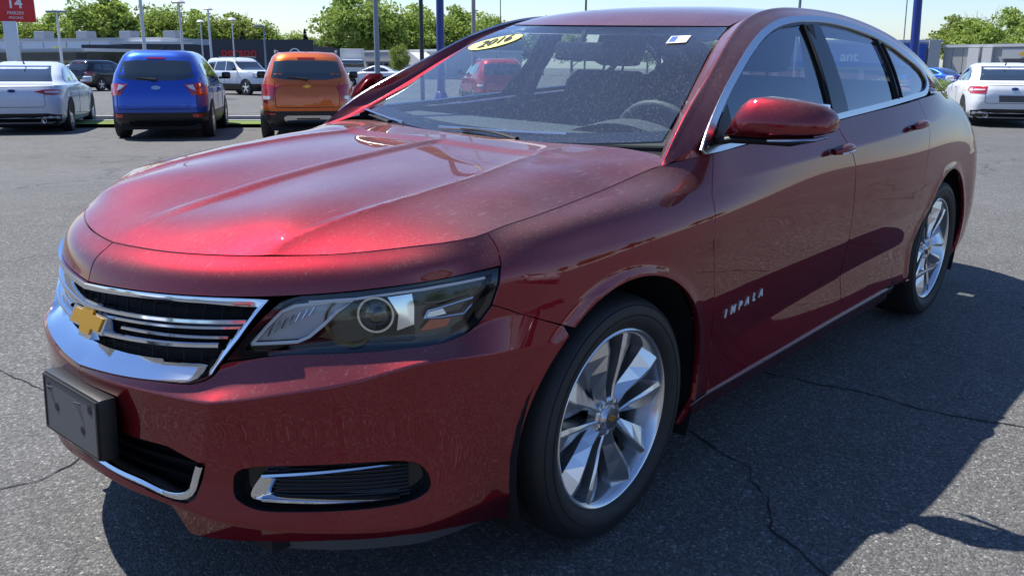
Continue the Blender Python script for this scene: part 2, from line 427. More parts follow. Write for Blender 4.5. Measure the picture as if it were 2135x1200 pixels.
def inset(P, dst):
    P = np.asarray(P, float); s = 1 if area(P) > 0 else -1
    a = P-np.roll(P, 1, 0); b = np.roll(P, -1, 0)-P
    na = np.stack([-a[:, 1], a[:, 0]], 1)/(np.linalg.norm(a, axis=1)[:, None]+1e-9); nb = np.stack([-b[:, 1], b[:, 0]], 1)/(np.linalg.norm(b, axis=1)[:, None]+1e-9)
    m = na+nb; l = np.linalg.norm(m, axis=1)[:, None]; m = m/np.maximum(l, .3); c = np.clip((m*na).sum(1)[:, None], .5, 1)
    return P+s*m*dst/c
def pip(P, Q):
    x, y = Q[:, 0], Q[:, 1]; ins = np.zeros(len(Q), bool); n = len(P)
    for i in range(n):
        x0, y0 = P[i]; x1, y1 = P[(i+1) % n]
        c = ((y0 > y) != (y1 > y))
        ins ^= c & (x < (x1-x0)*(y-y0)/(y1-y0+1e-12)+x0)
    return ins
def panel(name, surf, poly, mat, parent, holes=(), gap=.002, step=.02, grid=.03, flange=.014, off=0., mirror=False, both=False, hole_gap=.001, edge=None, refine=None):
    """a skin panel cut from a surface: outline + openings, with an edge folded inwards"""
    K = np.array([1, surf.k])
    loops = [inset(dens(np.array(poly)*K, step), gap)]+[inset(dens(np.array(h)*K, step), -hole_gap) for h in holes]
    pts = np.concatenate(loops); mn, mxx = loops[0].min(0), loops[0].max(0)
    g = np.stack(np.meshgrid(np.arange(mn[0], mxx[0], grid), np.arange(mn[1], mxx[1], grid*.6)), -1).reshape(-1, 2)
    k = pip(loops[0], g)
    for h in loops[1:]: k &= ~pip(h, g)
    g = g[k]
    dm = np.full(len(g), 9.)
    for i in range(0, len(g), 2000):
        dm[i:i+2000] = np.sqrt(((g[i:i+2000, None]-pts[None])**2).sum(-1)).min(1)
    g = g[dm > grid*.35]
    extra = []; cedge = []
    if refine:                       # rows of the surface that carry a crease get vertices along them
        for rv in refine:
            line = np.stack([np.arange(mn[0], mxx[0], step), np.full(len(np.arange(mn[0], mxx[0], step)), rv*surf.k)], 1)
            kk = pip(loops[0], line)
            for h in loops[1:]: kk &= ~pip(h, line)
            line = line[kk]
            if len(line):
                d2 = np.sqrt(((line[:, None]-pts[None])**2).sum(-1)).min(1); line = line[d2 > step*.4]; o_ = sum(len(q) for q in extra); extra.append(line)
                cedge += [o_+i_ for i_ in range(len(line)-1) if line[i_+1, 0]-line[i_, 0] < step*1.5]
    if extra:
        ex = np.concatenate(extra)
        if len(ex) and len(g):
            dd = np.concatenate([np.sqrt(((g[i:i+2000, None]-ex[None])**2).sum(-1)).min(1) for i in range(0, len(g), 2000)]); g = g[dd > grid*.3]
        ng = len(g); g = np.concatenate([g, ex])
    allp = np.concatenate([pts, g]); edges = []; o = 0
    for L in loops:
        n = len(L); edges += [(o+i, o+(i+1) % n) for i in range(n)]; o += n
    if cedge: edges += [(len(pts)+ng+q, len(pts)+ng+q+1) for q in cedge]
    r = delaunay_2d_cdt([Vector(q) for q in allp], edges, [], 0, 1e-7)
    V2 = np.array([(q.x, q.y) for q in r[0]]); F = np.array([f for f in r[2] if len(f) == 3])
    cen = V2[F].mean(1); k = pip(loops[0], cen)
    for h in loops[1:]: k &= ~pip(h, cen)
    F = F[k]; used = np.unique(F); mp = -np.ones(len(V2), int); mp[used] = np.arange(len(used)); V2 = V2[used]; F = mp[F]
    a, b = V2[:, 0], V2[:, 1]/surf.k
    if surf is WRAP: b = np.clip(b, 0, 7)
    P = surf.f(a, b); N = surf.n(a, b)
    if off: P = P+N*off
    fn = np.cross(P[F[:, 1]]-P[F[:, 0]], P[F[:, 2]]-P[F[:, 0]])
    fl = (fn*N[F[:, 0]]).sum(1) < 0; F[fl] = F[fl][:, ::-1]
    # boundary edges -> flange
    from collections import Counter
    cnt = Counter(); 
    for f in F:
        for i in range(3): cnt[(min(f[i], f[(i+1) % 3]), max(f[i], f[(i+1) % 3]))] += 1
    V = list(P); NN = list(N); FF = [tuple(f) for f in F]; nf = len(FF)
    if flange:
        for f in F:
            for i in range(3):
                p, q = f[i], f[(i+1) % 3]
                if cnt[(min(p, q), max(p, q))] == 1:
                    e = P[q]-P[p]; on = np.cross(e, N[p]); on /= np.linalg.norm(on)+1e-9; o = len(V)
                    V += [P[p], P[q], P[q]-N[q]*flange, P[p]-N[p]*flange]; NN += [(on+N[p])/1.4]*2+[on]*2
                    FF.append((o, o+3, o+2, o+1))
    V = np.array(V); NN = np.array(NN)
    if mirror or both:
        Vm = V*[1, -1, 1]; Nm = NN*[1, -1, 1]; Fm = [tuple(reversed(f)) for f in FF]
        if mirror: V, NN, FF = Vm, Nm, Fm
        else:
            n0 = len(V); V = np.concatenate([V, Vm]); NN = np.concatenate([NN, Nm]); FF = FF+[tuple(i+n0 for i in f) for f in Fm]
    return mesh(name, V, FF, mat, parent, N=NN)
def crs(P, n):
    """smooth resample of a 3D polyline by chord length"""
    P = np.asarray(P, float); t = np.r_[0, np.cumsum(np.linalg.norm(np.diff(P, axis=0), axis=1))]
    f = [nspl(t, P[:, i]) for i in range(3)]; q = np.linspace(0, t[-1], n); return np.stack([g(q) for g in f], 1)
def loft(curves, n, m, sharp=()):
    """surface through curves (each resampled to n), m samples across, cubic"""
    C = np.stack([crs(c, n) for c in curves]); k = len(C); out = np.zeros((m, n, 3))
    for j in range(n):
        P = C[:, j]; t = np.r_[0, np.cumsum(np.linalg.norm(np.diff(P, axis=0), axis=1)+1e-6)]
        q = np.linspace(0, t[-1], m)
        for i in range(3): out[:, j, i] = nspl(t, P[:, i])(q) if k > 2 else np.interp(q, t, P[:, i])
    return out
def gridmesh(name, G, mat, parent, both=False, mirror=False, flip=False, thick=0.):
    m, n = G.shape[:2]; V = G.reshape(-1, 3); F = [(i*n+j, i*n+j+1, (i+1)*n+j+1, (i+1)*n+j) for i in range(m-1) for j in range(n-1)]
    a = np.gradient(G, axis=1); b = np.gradient(G, axis=0); N = np.cross(a, b).reshape(-1, 3); N /= np.linalg.norm(N, axis=1, keepdims=True)+1e-12
    if flip: N = -N; F = [tuple(reversed(f)) for f in F]
    if mirror or both:
        Vm = V*[1, -1, 1]; Nm = N*[1, -1, 1]; Fm = [tuple(reversed(f)) for f in F]
        if mirror: V, N, F = Vm, Nm, Fm
        else: n0 = len(V); F = F+[tuple(i+n0 for i in f) for f in Fm]; V = np.concatenate([V, Vm]); N = np.concatenate([N, Nm])
    return mesh(name, V, F, mat, parent, N=N)
def sweep_uv(path, off, rad, mb, n=8, flat=1., sgn=1):
    P = Soff([q[0] for q in path], [q[1] for q in path], off)*[1, sgn, 1]
    P = crs(P, max(3, len(P)*3)); mb.tube([tuple(q) for q in P], rad, n=n, flat=flat)
sides = (1, -1)

car = empty('sedan', (0, 0, 0), label='dark red metallic four-door sedan filling the foreground, with a yellow oval sticker on its windshield', cat='car')

ARC0 = (0., .345); ARC1 = (-2.837, .345); RA = .415
def arch(c, a0, a1, n=26, r=RA): return [uv_xz(c[0]+r*math.cos(R(a)), max(.19, c[1]+r*math.sin(R(a)))) for a in np.linspace(a0, a1, n)]
V7 = 7.
seam_front = [(0, 7.), (.2, 7.), (.4, 7.), (.6, 7.), (.8, 7.), (1.0, 7.), (1.166, 7.)]
notch = [(1.166, 7.), (1.174, 6.3), (1.177, 5.7), (1.172, 5.052)]
hl_right = [(1.172, 5.052), (1.161, 4.674), (1.142, 4.313), (1.106, 4.056), (1.021, 3.873)]
fb = [(1.142, 4.313), (1.232, 3.921), (1.339, 3.432)]
hl_bot = [(1.021, 3.873), (0.879, 3.813), (0.748, 3.874), (0.644, 3.945), (0.502, 4.130), (0.481, 4.123)]
strip_low = [(0, 5.022), (.238, 5.06), (0.392, 5.085), (0.499, 5.100), (0.681, 5.124), (0.854, 5.100), (1.020, 5.060), (1.172, 5.052)]
chr_side = [(0.621, 4.948), (0.528, 4.354), (0.466, 4.027), (0.439, 3.818), (0.402, 3.635)]
chr_bot = [(0.402, 3.635), (.265, 3.49), (.14, 3.371), (0, 3.25)]
# bumper cover --------------------------------------------------------
fa = arch(ARC0, 54, -23, 22)
bumper_out = [(0, 7.)]+seam_front[1:]+notch[1:]+hl_right[1:3]+fb[1:]+fa[1:]+[(1.163, .394), (1.022, .677), (.907, .788), (.744, .703), (.57, .514), (.408, .266), (.357, .267), (.343, .737), (.331, 1.0), (.177, 1.12), (0, 1.16)]
# one closed opening for grille and headlights, cut as a notch from the centre line
bumper_poly_top = [(0, 7.)]+seam_front[1:]+notch[1:]+list(reversed(strip_low))[1:]
panel('nose_panel', WRAP, bumper_poly_top, MT['red'], car, both=True, gap=.003, grid=.025, refine=(6,), flange=.014)
lg_top = [(0, 2.02), (.182, 2.034), (.323, 2.051), (.427, 1.872)]
lg_side = [(.427, 1.872), (.391, 1.224), (.358, 1.145), (.177, 1.20), (0, 1.24)]
fog = [(.51, 1.85), (.582, 1.964), (.779, 2.026), (.94, 2.034), (.972, 1.829), (.978, 1.552), (.937, 1.418), (.856, 1.363), (.699, 1.305), (.581, 1.264), (.54, 1.314), (.505, 1.43)]
def chaikin(P, it=2):
    P = np.array(P, float)
    for _ in range(it): Q = np.roll(P, -1, 0); P = np.stack([P*.78+Q*.22, P*.22+Q*.78], 1).reshape(-1, 2)
    return [tuple(q) for q in P]
fog = chaikin(fog)
low_out = [(0, 3.22)]+list(reversed(chr_bot))[1:-1]+[(0.402, 3.627), (0.443, 3.808), (0.481, 4.123)]+list(reversed(hl_bot))[1:]+[(1.106, 4.056), (1.142, 4.313)]+fb[1:]+fa[1:]+[(1.163, .394), (1.022, .677), (.907, .788), (.744, .703), (.57, .514), (.408, .266), (.357, .267), (.343, .737), (.331, 1.03), (.38, 1.10), (.405, 1.25), (.436, 1.872), (.323, 2.065), (.182, 2.048), (0, 2.034)]
panel('front_bumper', WRAP, low_out, MT['red'], car, holes=[fog], both=True, gap=.0012, grid=.014, step=.014, refine=(2.93, 3.07, 3.93, 4.08, .93, 1.07), flange=.018)
# lower lip under the chrome strip
lip = panel('bumper_lip', WRAP, [(0, 1.16), (.177, 1.12), (.331, 1.03), (.36, .9), (.30, .92), (0, 1.0)], MT['red'], car, both=True, gap=.0, grid=.02, flange=.02)
# hood ---------------------------------------------------------------------
def tps(P, Z, lam=0.):
    P = np.asarray(P, float); n = len(P); d2 = ((P[:, None]-P[None])**2).sum(-1); K = .5*d2*np.log(d2+1e-12)+lam*np.eye(n)
    A = np.zeros((n+3, n+3)); A[:n, :n] = K; A[:n, n] = 1; A[:n, n+1:] = P; A[n, :n] = 1; A[n+1:, :n] = P.T
    w = np.linalg.solve(A, np.r_[Z, 0, 0, 0])
    def f(x, y):
        x = np.asarray(x, float).ravel(); y = np.asarray(y, float).ravel(); out = np.zeros(len(x))
        for i in range(0, len(x), 4000):
            q = np.stack([x[i:i+4000], y[i:i+4000]], 1); r2 = ((q[:, None]-P[None])**2).sum(-1)
            out[i:i+4000] = (.5*r2*np.log(r2+1e-12))@w[:n]+w[n]+q@w[n+1:]
        return out
    return f
us = np.r_[np.linspace(0, 1.166, 16), np.linspace(1.28, 1.93, 8)]
SQ = S(us, np.full(len(us), 7.))
hp_ = [tuple(q) for q in SQ]+[(q[0], -q[1], q[2]) for q in SQ[1:]]
mid = [(.87, 0, .886), (.78, 0, .911), (.6, 0, .947), (.4, 0, .977), (.15, 0, 1.005), (-.12, 0, 1.026), (-.3, 0, 1.030), (-.44, 0, 1.028)]
rid = [(.74, .44, .911), (.6, .49, .943), (.42, .515, .971), (.16, .515, .999), (-.12, .47, 1.020), (-.3, .45, 1.028)]
crown = [(.53, .625, .930), (.40, .665, .952), (.2, .69, .976), (0, .69, .996), (-.2, .69, 1.014), (-.34, .69, 1.027)]
extra_ = [(-.42, .3, 1.03), (-.45, .55, 1.038), (-.40, .78, 1.026)]
for q in rid+crown+extra_: hp_ += [q, (q[0], -q[1], q[2])]
hp_ += mid
Hbase = tps([q[:2] for q in hp_], np.array([q[2] for q in hp_]), 1e-5)
def sst(a, b, x): t = np.clip((x-a)/(b-a), 0, 1); return t*t*(3-2*t)
yr_f = nspl([-.5, -.15, .16, .42, .6, .74, .95], [.43, .46, .515, .515, .49, .455, .38])
def Hz(x, y):
    x = np.asarray(x, float).ravel(); y = np.asarray(y, float).ravel(); z = Hbase(x, y); ya = np.abs(y)
    yr = yr_f(x)
    # crisp ridge along y = yr: raised on the outer edge of the pocket, falling outside
    fade = sst(.86, .60, x)*sst(-.20, -.14, x)
    dd = ya-yr
    rb = .0100*np.exp(-np.abs(dd)/.038)*sst(.84, .52, x)*sst(-.45, -.1, x)
    # pockets each side of the centre spine
    pk = .0095*sst(.006, .040, ya)*(1-sst(yr*1-.03, yr, ya)*.4)*np.where(dd < 0, 1, np.exp(-(dd/.10)**2))*fade
    return z+rb-pk
def Hf(a, b): return np.stack([np.asarray(a, float), np.asarray(b, float), Hz(a, b)], -1)
def Hn(a, b):
    e = 1.5e-3; gx = (Hz(a+e, b)-Hz(a-e, b))/(2*e); gy = (Hz(a, b+e)-Hz(a, b-e))/(2*e)
    n = np.stack([-gx, -gy, np.ones_like(gx)], -1); return n/np.linalg.norm(n, axis=1, keepdims=True)
HOOD = Surf(Hf, Hn, 1.)
cow = [(-.372, .77), (-.385, .72), (-.395, .6), (-.385, .45), (-.372, .3), (-.36, .15), (-.355, 0)]
hs = S(np.r_[np.linspace(0, 1.166, 30), np.linspace(1.2, 1.985, 24)], np.full(54, 7.))[:, :2]
hl = [tuple(q) for q in hs]+cow
hood_poly = [(x, y) for x, y in hl]+[(x, -y) for x, y in reversed(hl[1:-1])]
panel('hood', HOOD, hood_poly, MT['red'], car, gap=.003, step=.014, grid=.0125, flange=.02)
# fenders -------------------------------------------------------------------
door_f = [(2.105, 7.), (2.094, 6.7), (2.041, 5.686), (2.02, 4.403), (2.05, 3.155), (2.10, 2.2), (2.118, 1.3), (2.114, 1.0)]
fa2 = arch(ARC0, 54, 199, 34)
fender = [(1.166, 7.), (1.4, 7.), (1.6, 7.), (1.8, 7.), (2.0, 7.), (2.105, 7.)]+door_f[1:]+[(2.10, .25), (2.0, .2)]+list(reversed(fa2))+list(reversed(fb))[1:]+[(1.161, 4.674), (1.172, 5.052)]+list(reversed(notch))[1:-1]
door_m = [(3.04, 7.), (3.063, 6.503), (3.111, 5.858), (3.137, 5.23), (3.135, 4.154), (3.142, 2.961), (3.187, 2.122), (3.226, 1.2), (3.226, 1.03)]
door_r = [(4.05, 7.), (4.055, 6.335), (4.065, 5.612), (4.001, 4.741), (3.964, 3.677), (3.93, 2.9), (3.88, 2.1), (3.84, 1.6), (3.80, 1.03)]
fr_d = door_f+[(2.4, 1.03), (2.8, 1.03)]+list(reversed(door_m))+[(2.8, 7.), (2.4, 7.)]
rr_d = door_m+[(3.4, 1.03)]+list(reversed(door_r))+[(3.7, 7.), (3.3, 7.)]
ra = arch(ARC1, 180-(-19), -19, 44)
quarter = door_r+[(3.9, .9)]+ra+[(UR+.2, .3), (UR+.9, .1), (UEND, .1), (UEND, 7.)]+[(u, 7.) for u in np.linspace(UEND, 4.2, 14)[1:]]
rocker = [(2.114, .95), (2.10, .25), (3.9, .25), (3.80, .95)]
for s in sides:
    m = s < 0
    panel('fender', WRAP, fender, MT['red'], car, mirror=m, grid=.015, step=.014, gap=.0012, refine=(2.93, 3.07, 3.93, 4.08), flange=.022)
    fd = panel('front_door', WRAP, fr_d, MT['red'], car, mirror=m, grid=.02, gap=.0032, refine=(5.93, 6.07, 1.94, 2.07), flange=.018)
    rd = panel('rear_door', WRAP, rr_d, MT['red'], car, mirror=m, grid=.02, gap=.0032, refine=(5.93, 6.07, 1.94, 2.07), flange=.018)
    panel('quarter_panel', WRAP, quarter, MT['red'], car, mirror=m, grid=.035, gap=.001, flange=.022)
    panel('rocker_panel', WRAP, rocker, MT['red'], car, mirror=m, grid=.04, gap=.0015, flange=.02)
    # dark seal behind the gaps
    for nm, pth in (('seal', door_f), ('seal', door_m), ('seal', door_r)):
        pp = np.array(pth); L = Soff(pp[:, 0]-.02, pp[:, 1], -.02)*[1, s, 1]; Rr = Soff(pp[:, 0]+.02, pp[:, 1], -.02)*[1, s, 1]
        MB().grid([L, Rr]).build('door_seal', MT['dark'], car)
    # handles
    for (u0_, u1_, v_), dr in (((2.905, 3.06, 6.02), fd), ((3.79, 3.95, 6.08), rd)):
        b = MB(); us_ = np.linspace(u0_, u1_, 9); hgt = .034*np.sin(np.linspace(.25, math.pi-.25, 9))**.6
        P = Soff(us_, np.full(9, v_), hgt)*[1, s, 1]; b.tube([tuple(q) for q in P], [.014, .019, .021, .022, .022, .022, .021, .019, .014], n=12, flat=.8)
        hd = b.build('door_handle', MT['red'], dr)
        b = MB(); P2 = Soff(us_[1:-1], np.full(7, v_-.06), hgt[1:-1]+.012)*[1, s, 1]; b.tube([tuple(q) for q in P2], .0055, n=6)
        b.build('handle_trim', MT['chrome'], dr)
    q = Soff([2.60], [5.2], [.002])[0]*[1, s, 1]
# badge lettering on the doors
def wrap_frame(u, v, off=.003, s=1):
    P = Soff([u], [v], [off])[0]*[1, s, 1]; n = Snorm(np.array([u]), np.array([v]))[0]*[1, s, 1]
    ex = np.array([-s*1., 0, .0]) ; ex = ex-n*ex.dot(n); ex /= np.linalg.norm(ex); ey = np.cross(n, ex); return P, ex, ey
for s in sides:
    word = 'IMPALA'
    fd = [o for o in car.children if o.name.startswith('front_door')][0 if s > 0 else 1]
    for k, ch in enumerate(word):
        u = 2.163+.050*k if s > 0 else 2.163+.050*(5-k)
        P, ex, ey = wrap_frame(u, v_at_z(u, .533+.003*(u-2.163)*20), .003, s)
        text_mesh(ch, .040, .002, 'badge_letter', MT['white'], fd, (P, ex, ey), bold=.0012)
# rocker moulding
for s in sides:
    b = MB(); uu_ = np.linspace(2.0, 3.86, 20); P = Soff(uu_, np.full(20, .93), .002)*[1, s, 1]
    b.tube([tuple(q) for q in P], .002, n=6); b.build('sill_moulding', MT['trim'], car)
# grille surround -----------------------------------------------------------------
def resamp(P, n):
    P = np.asarray(P, float); t = np.r_[0, np.cumsum(np.linalg.norm(np.diff(P*[1, .115], axis=0), axis=1))]; q = np.linspace(0, t[-1], n)
    return np.stack([np.interp(q, t, P[:, i]) for i in range(2)], 1)
o_top = [(0, 4.995), (.2, 5.02), (0.400, 5.050), (0.520, 5.060), (0.608, 5.000)]; i_top = [(0, 4.89), (.244, 4.92), (0.437, 4.919), (0.573, 4.860)]
o_side = [(0.608, 5.000), (0.529, 4.427), (0.469, 4.078), (0.441, 3.841), (0.402, 3.665)]; i_side = [(0.573, 4.860), (0.529, 4.600), (0.469, 4.327), (0.436, 4.179)]
o_bot = [(0.402, 3.665), (.265, 3.51), (.14, 3.39), (0, 3.27)]; i_bot = [(0.436, 4.179), (.281, 4.136), (.148, 4.11), (.06, 4.10), (0, 4.11)]
OUT = np.concatenate([resamp(o_top, 20)[:-1], resamp(o_side, 16)[:-1], resamp(o_bot, 20)]); INN = np.concatenate([resamp(i_top, 20)[:-1], resamp(i_side, 16)[:-1], resamp(i_bot, 20)])
n = len(OUT)
def ring_row(UVp, off): return Soff(UVp[:, 0], UVp[:, 1], off)
wide = np.r_[np.zeros(19), np.linspace(0, 1, 16), np.ones(len(OUT)-35)]
rows_ = [ring_row(OUT, -.022), ring_row(OUT, .004), ring_row(OUT+(INN-OUT)*.10, .009), ring_row(OUT+(INN-OUT)*.45, .009-.010*wide), ring_row(OUT+(INN-OUT)*.88, .007-.026*wide), ring_row(INN, -.006-.024*wide), ring_row(INN, -.045)]
G = np.stack(rows_)
surround = MB()
for sg in sides: surround.grid([[tuple(q*[1, sg, 1]) for q in row] for row in G])
surround = surround.build('grille_surround', MT['chrome'], car, auto=50)
# recess behind the grille
gr = [(0, 4.93), (.25, 4.96), (0.460, 4.950), (0.585, 4.899), (0.525, 4.505), (0.434, 4.108), (.25, 4.05), (0, 4.0)]
panel('grille_backing', WRAP, gr, MT['dark'], car, both=True, gap=0, flange=0, off=-.055, grid=.05)
rb = MB(); cells = MB()
for sg in sides:
    for zz in np.arange(.632, .79, .03):
        P = []
        for u in np.linspace(0, .56, 12):
            v = v_at_z(u, zz+.02*u)
            if 4.05 < v < 4.93: P.append(tuple(Soff([u], [v], [-.048])[0]*[1, sg, 1]))
        if len(P) > 3: cells.tube(P, .002, n=5)
    for u in np.arange(.02, .56, .055):
        v0, v1 = 4.12+.4*max(0, u-.44)/.1, 4.9
        if v0 < v1: cells.tube([tuple(Soff([u], [v], [-.04])[0]*[1, sg, 1]) for v in np.linspace(v0, v1, 5)], .0028, n=5)
tag(cells.build('grille_mesh', MT['dark'], car), kind='stuff')
def blade(u0, u1, z0, z1, w, depth, name, mat=MT['chrome'], off=-.004):
    for sg in sides:
        A = []; 
        for u in np.linspace(u0, u1, 16):
            z = z0+(z1-z0)*(u-u0)/(u1-u0); row = []
            for dz, do in ((w*.5, -depth), (w*.5, -.003), (w*.25, .001), (-w*.25, .001), (-w*.5, -.004), (-w*.5, -depth)):
                row.append(tuple(Soff([u], [v_at_z(u, z+dz)], [off+do])[0]*[1, sg, 1]))
            A.append(row)
        MB().grid(A).build(name, mat, car)
blade(.0, .548, .715, .739, .013, .03, 'grille_bar'); blade(.0, .530, .698, .724, .010, .03, 'grille_bar', off=-.012)
blade(.15, .492, .686, .700, .010, .03, 'grille_bar', off=-.012); blade(.0, .470, .656, .682, .013, .03, 'grille_bar')
# emblem
c0 = S1(.0, v_at_z(0, .69)); emb = empty('emblem_base'); bpy.data.objects.remove(emb)
def bow(sc_, rx=1., ry=1.):
    a, b_, c_, d_, k = .075, .0185, .026, .036, .010
    return [(x*sc_*rx, y*sc_*ry) for x, y in [(-a-k, -b_), (-c_-k*.5, -b_), (-c_-k, -d_), (c_-k*.8, -d_), (c_, -b_), (a-k, -b_), (a+k, b_), (c_+k*.5, b_), (c_+k, d_), (-c_+k*.8, d_), (-c_, b_), (-a+k, b_)]]
fr_ = (Vector((1.012, 0, .680)), Vector((0, 1, 0)), Vector((-.22, 0, 1)).normalized(), Vector((1, 0, .22)).normalized())
em = MB().prism(bow(1.16, 1., 1.14), fr_, .05).build('emblem', MT['chrome'], car, auto=30)
fr2 = (fr_[0]+fr_[3]*.004, fr_[1], fr_[2], fr_[3])
bm_ = MB().prism(bow(.97), fr2, .004).build('emblem_face', MT['gold'], em, auto=30)
# lower grille -------------------------------------------------------------------
lgp = [(0, 2.06), (.182, 2.07), (.33, 2.08), (.44, 1.90), (.40, 1.2), (.35, 1.12), (.177, 1.17), (0, 1.2)]
panel('lower_grille_backing', WRAP, lgp, MT['dark'], car, both=True, gap=0, flange=0, off=-.085, grid=.05)
sh = MB()
for sg in sides:
    sh.grid([[tuple(q*[1, sg, 1]) for q in Soff([a[0] for a in lg_side[1:]], [a[1] for a in lg_side[1:]], o_)] for o_ in (0., -.085)])
sh.build('lower_grille_tray', MT['gloss'], car)
for vv in (1.72, 1.50): 
    for sg in sides:
        P1 = [tuple(q*[1, sg, 1]) for q in Soff(np.linspace(0, .40, 10), np.full(10, vv), -.035)]
        P2 = [tuple(q*[1, sg, 1]) for q in Soff(np.linspace(0, .40, 10), np.full(10, vv-.12), -.05)]
        P3 = [tuple(q*[1, sg, 1]) for q in Soff(np.linspace(0, .40, 10), np.full(10, vv-.05), -.08)]
        MB().grid([P1, P2, P3]).build('lower_grille_bar', MT['black'], car)
lipc = [(.434, 1.88), (.418, 1.6), (.404, 1.32), (.385, 1.20), (.355, 1.13), (.26, 1.16), (.177, 1.19), (.08, 1.225), (0, 1.245)]
b = MB()
for sg in sides:
    wv = np.array(lipc); nrm = np.array([[-.022, .0], [-.022, 0], [-.022, .03], [-.018, .10], [-.006, .13], [0, .13], [0, .13], [0, .13], [0, .13]])
    rws = []
    for t_, of in ((0, -.012), (0, .007), (.25, .010), (.8, .008), (1, -.002), (1.1, -.03)):
        q = wv+nrm*t_; rws.append([tuple(k*[1, sg, 1]) for k in crs(Soff(q[:, 0], q[:, 1], of), 30)])
    b.grid(rws)
b.build('lower_grille_trim', MT['chrome'], car, auto=50)
# plate bracket ----------------------------------------------------------------------
pb = MB().box((0, 0, 0), (.045, .305, .158), bev=.010, M=Matrix.Translation((1.057, 0, .448)) @ Matrix.Rotation(R(-3), 4, 'Y')).build('plate_bracket', MT['black'], car, auto=50)
PM = Matrix.Translation((1.0805, 0, .448)) @ Matrix.Rotation(R(-3), 4, 'Y')
b = MB(); 
for (y0, y1, z0, z1) in ((-.146, .146, .066, .073), (-.146, .146, -.073, -.066), (-.146, -.139, -.066, .066), (.139, .146, -.066, .066)):
    b.box(((0), (y0+y1)/2, (z0+z1)/2), (.006, y1-y0, z1-z0), M=PM)
b.build('bracket_rim', MT['black'], pb)
MB().box((0, 0, 0), (.003, .278, .132), M=PM @ Matrix.Translation((-.0005, 0, 0))).build('bracket_face', MT['trim'], pb)
for (yy_, zz_, rr_) in ((-.075, .0, .0105), (.065, -.02, .0105), (-.115, .045, .009), (.110, .045, .011)):
    b = MB(); b.lathe([(0, .0), (rr_, .0)], n=14, M=PM @ Matrix.Translation((.0022, yy_, zz_)) @ Matrix.Rotation(R(90), 4, 'Z')); b.build('bolt_hole', MT['dark'], pb)
for yy_ in (-.112, .045):
    b = MB(); b.tube([PM @ Vector((.0, yy_-.012, .043)), PM @ Vector((.008, yy_, .047)), PM @ Vector((.0, yy_+.012, .045))], .0028, n=6); b.build('bracket_clip', MT['trim'], pb)
# air dam below the bumper
for sg in sides:
    b = MB()
    top_ = Soff(np.linspace(.55, 1.20, 16), np.interp(np.linspace(.55, 1.20, 16), [.55, .75, .9, 1.02, 1.2], [.45, .62, .7, .6, .35]), -.03)*[1, sg, 1]
    low_ = top_-np.array([[.0, .02*sg, .045*math.sin(math.pi*min(1, .25+.75*i/15)*.85)+.012] for i in range(16)])
    b.grid([top_, low_, low_+np.array([-.012, -.012*sg, .0]), top_+np.array([-.012, -.012*sg, 0.])])
    b.build('air_dam', MT['trim'], car)
# fog lamp bezels ------------------------------------------------------------------------
for s in sides:
    m = s < 0
    fz = panel('fog_bezel', WRAP, fog, MT['gloss'], car, mirror=m, gap=-.004, flange=0, off=-.040, grid=.02)
    b = MB(); fq = np.array(fog+[fog[0]]); b.grid([[tuple(q) for q in Soff(fq[:, 0], fq[:, 1], o_)*[1, s, 1]] for o_ in (-.001, -.02)]+[[tuple(q) for q in Soff(fq[:, 0]*.96+.0295, fq[:, 1]*.9+.166, -.042)*[1, s, 1]]])
    b.build('bezel_wall', MT['black'], fz)
    for vv in np.arange(1.43, 1.94, .056):
        P = Soff(np.linspace(.60, .93, 10), np.full(10, vv)+np.linspace(-.02, .04, 10), -.026)*[1, s, 1]
        MB().tube([tuple(q) for q in P], .0026, n=5).build('bezel_slat', MT['black'], fz)
    top = np.array([(.575, 1.79), (.667, 1.855), (.781, 1.925), (.907, 1.99)]); bot = np.array([(.575, 1.385), (.688, 1.392), (.8, 1.41), (.904, 1.45)])
    b = MB()
    for A, sgv in ((top, -1), (bot, 1)):
        rws = []
        for t_, of in ((0, -.035), (0, -.010), (.035, -.008), (.075, -.014), (.09, -.035)):
            w_ = np.array([1, 1, .8, .35]); q = A+np.stack([0*w_, sgv*t_*w_], 1); rws.append([tuple(k) for k in crs(Soff(q[:, 0], q[:, 1], of), 16)*[1, s, 1]])
        b.grid(rws)
    lft = np.array([(.575, 1.79), (.555, 1.60), (.548, 1.45), (.575, 1.385)]); rws = []
    for t_, of in ((0, -.035), (0, -.010), (.02, -.010), (.045, -.026), (.05, -.04)):
        q = lft+np.array([[t_, -.02], [t_, 0], [t_, 0], [t_, .02]]); rws.append([tuple(k) for k in crs(Soff(q[:, 0], q[:, 1], of), 10)*[1, s, 1]])
    b.grid(rws); b.build('fog_trim', MT['chrome'], fz, auto=50)
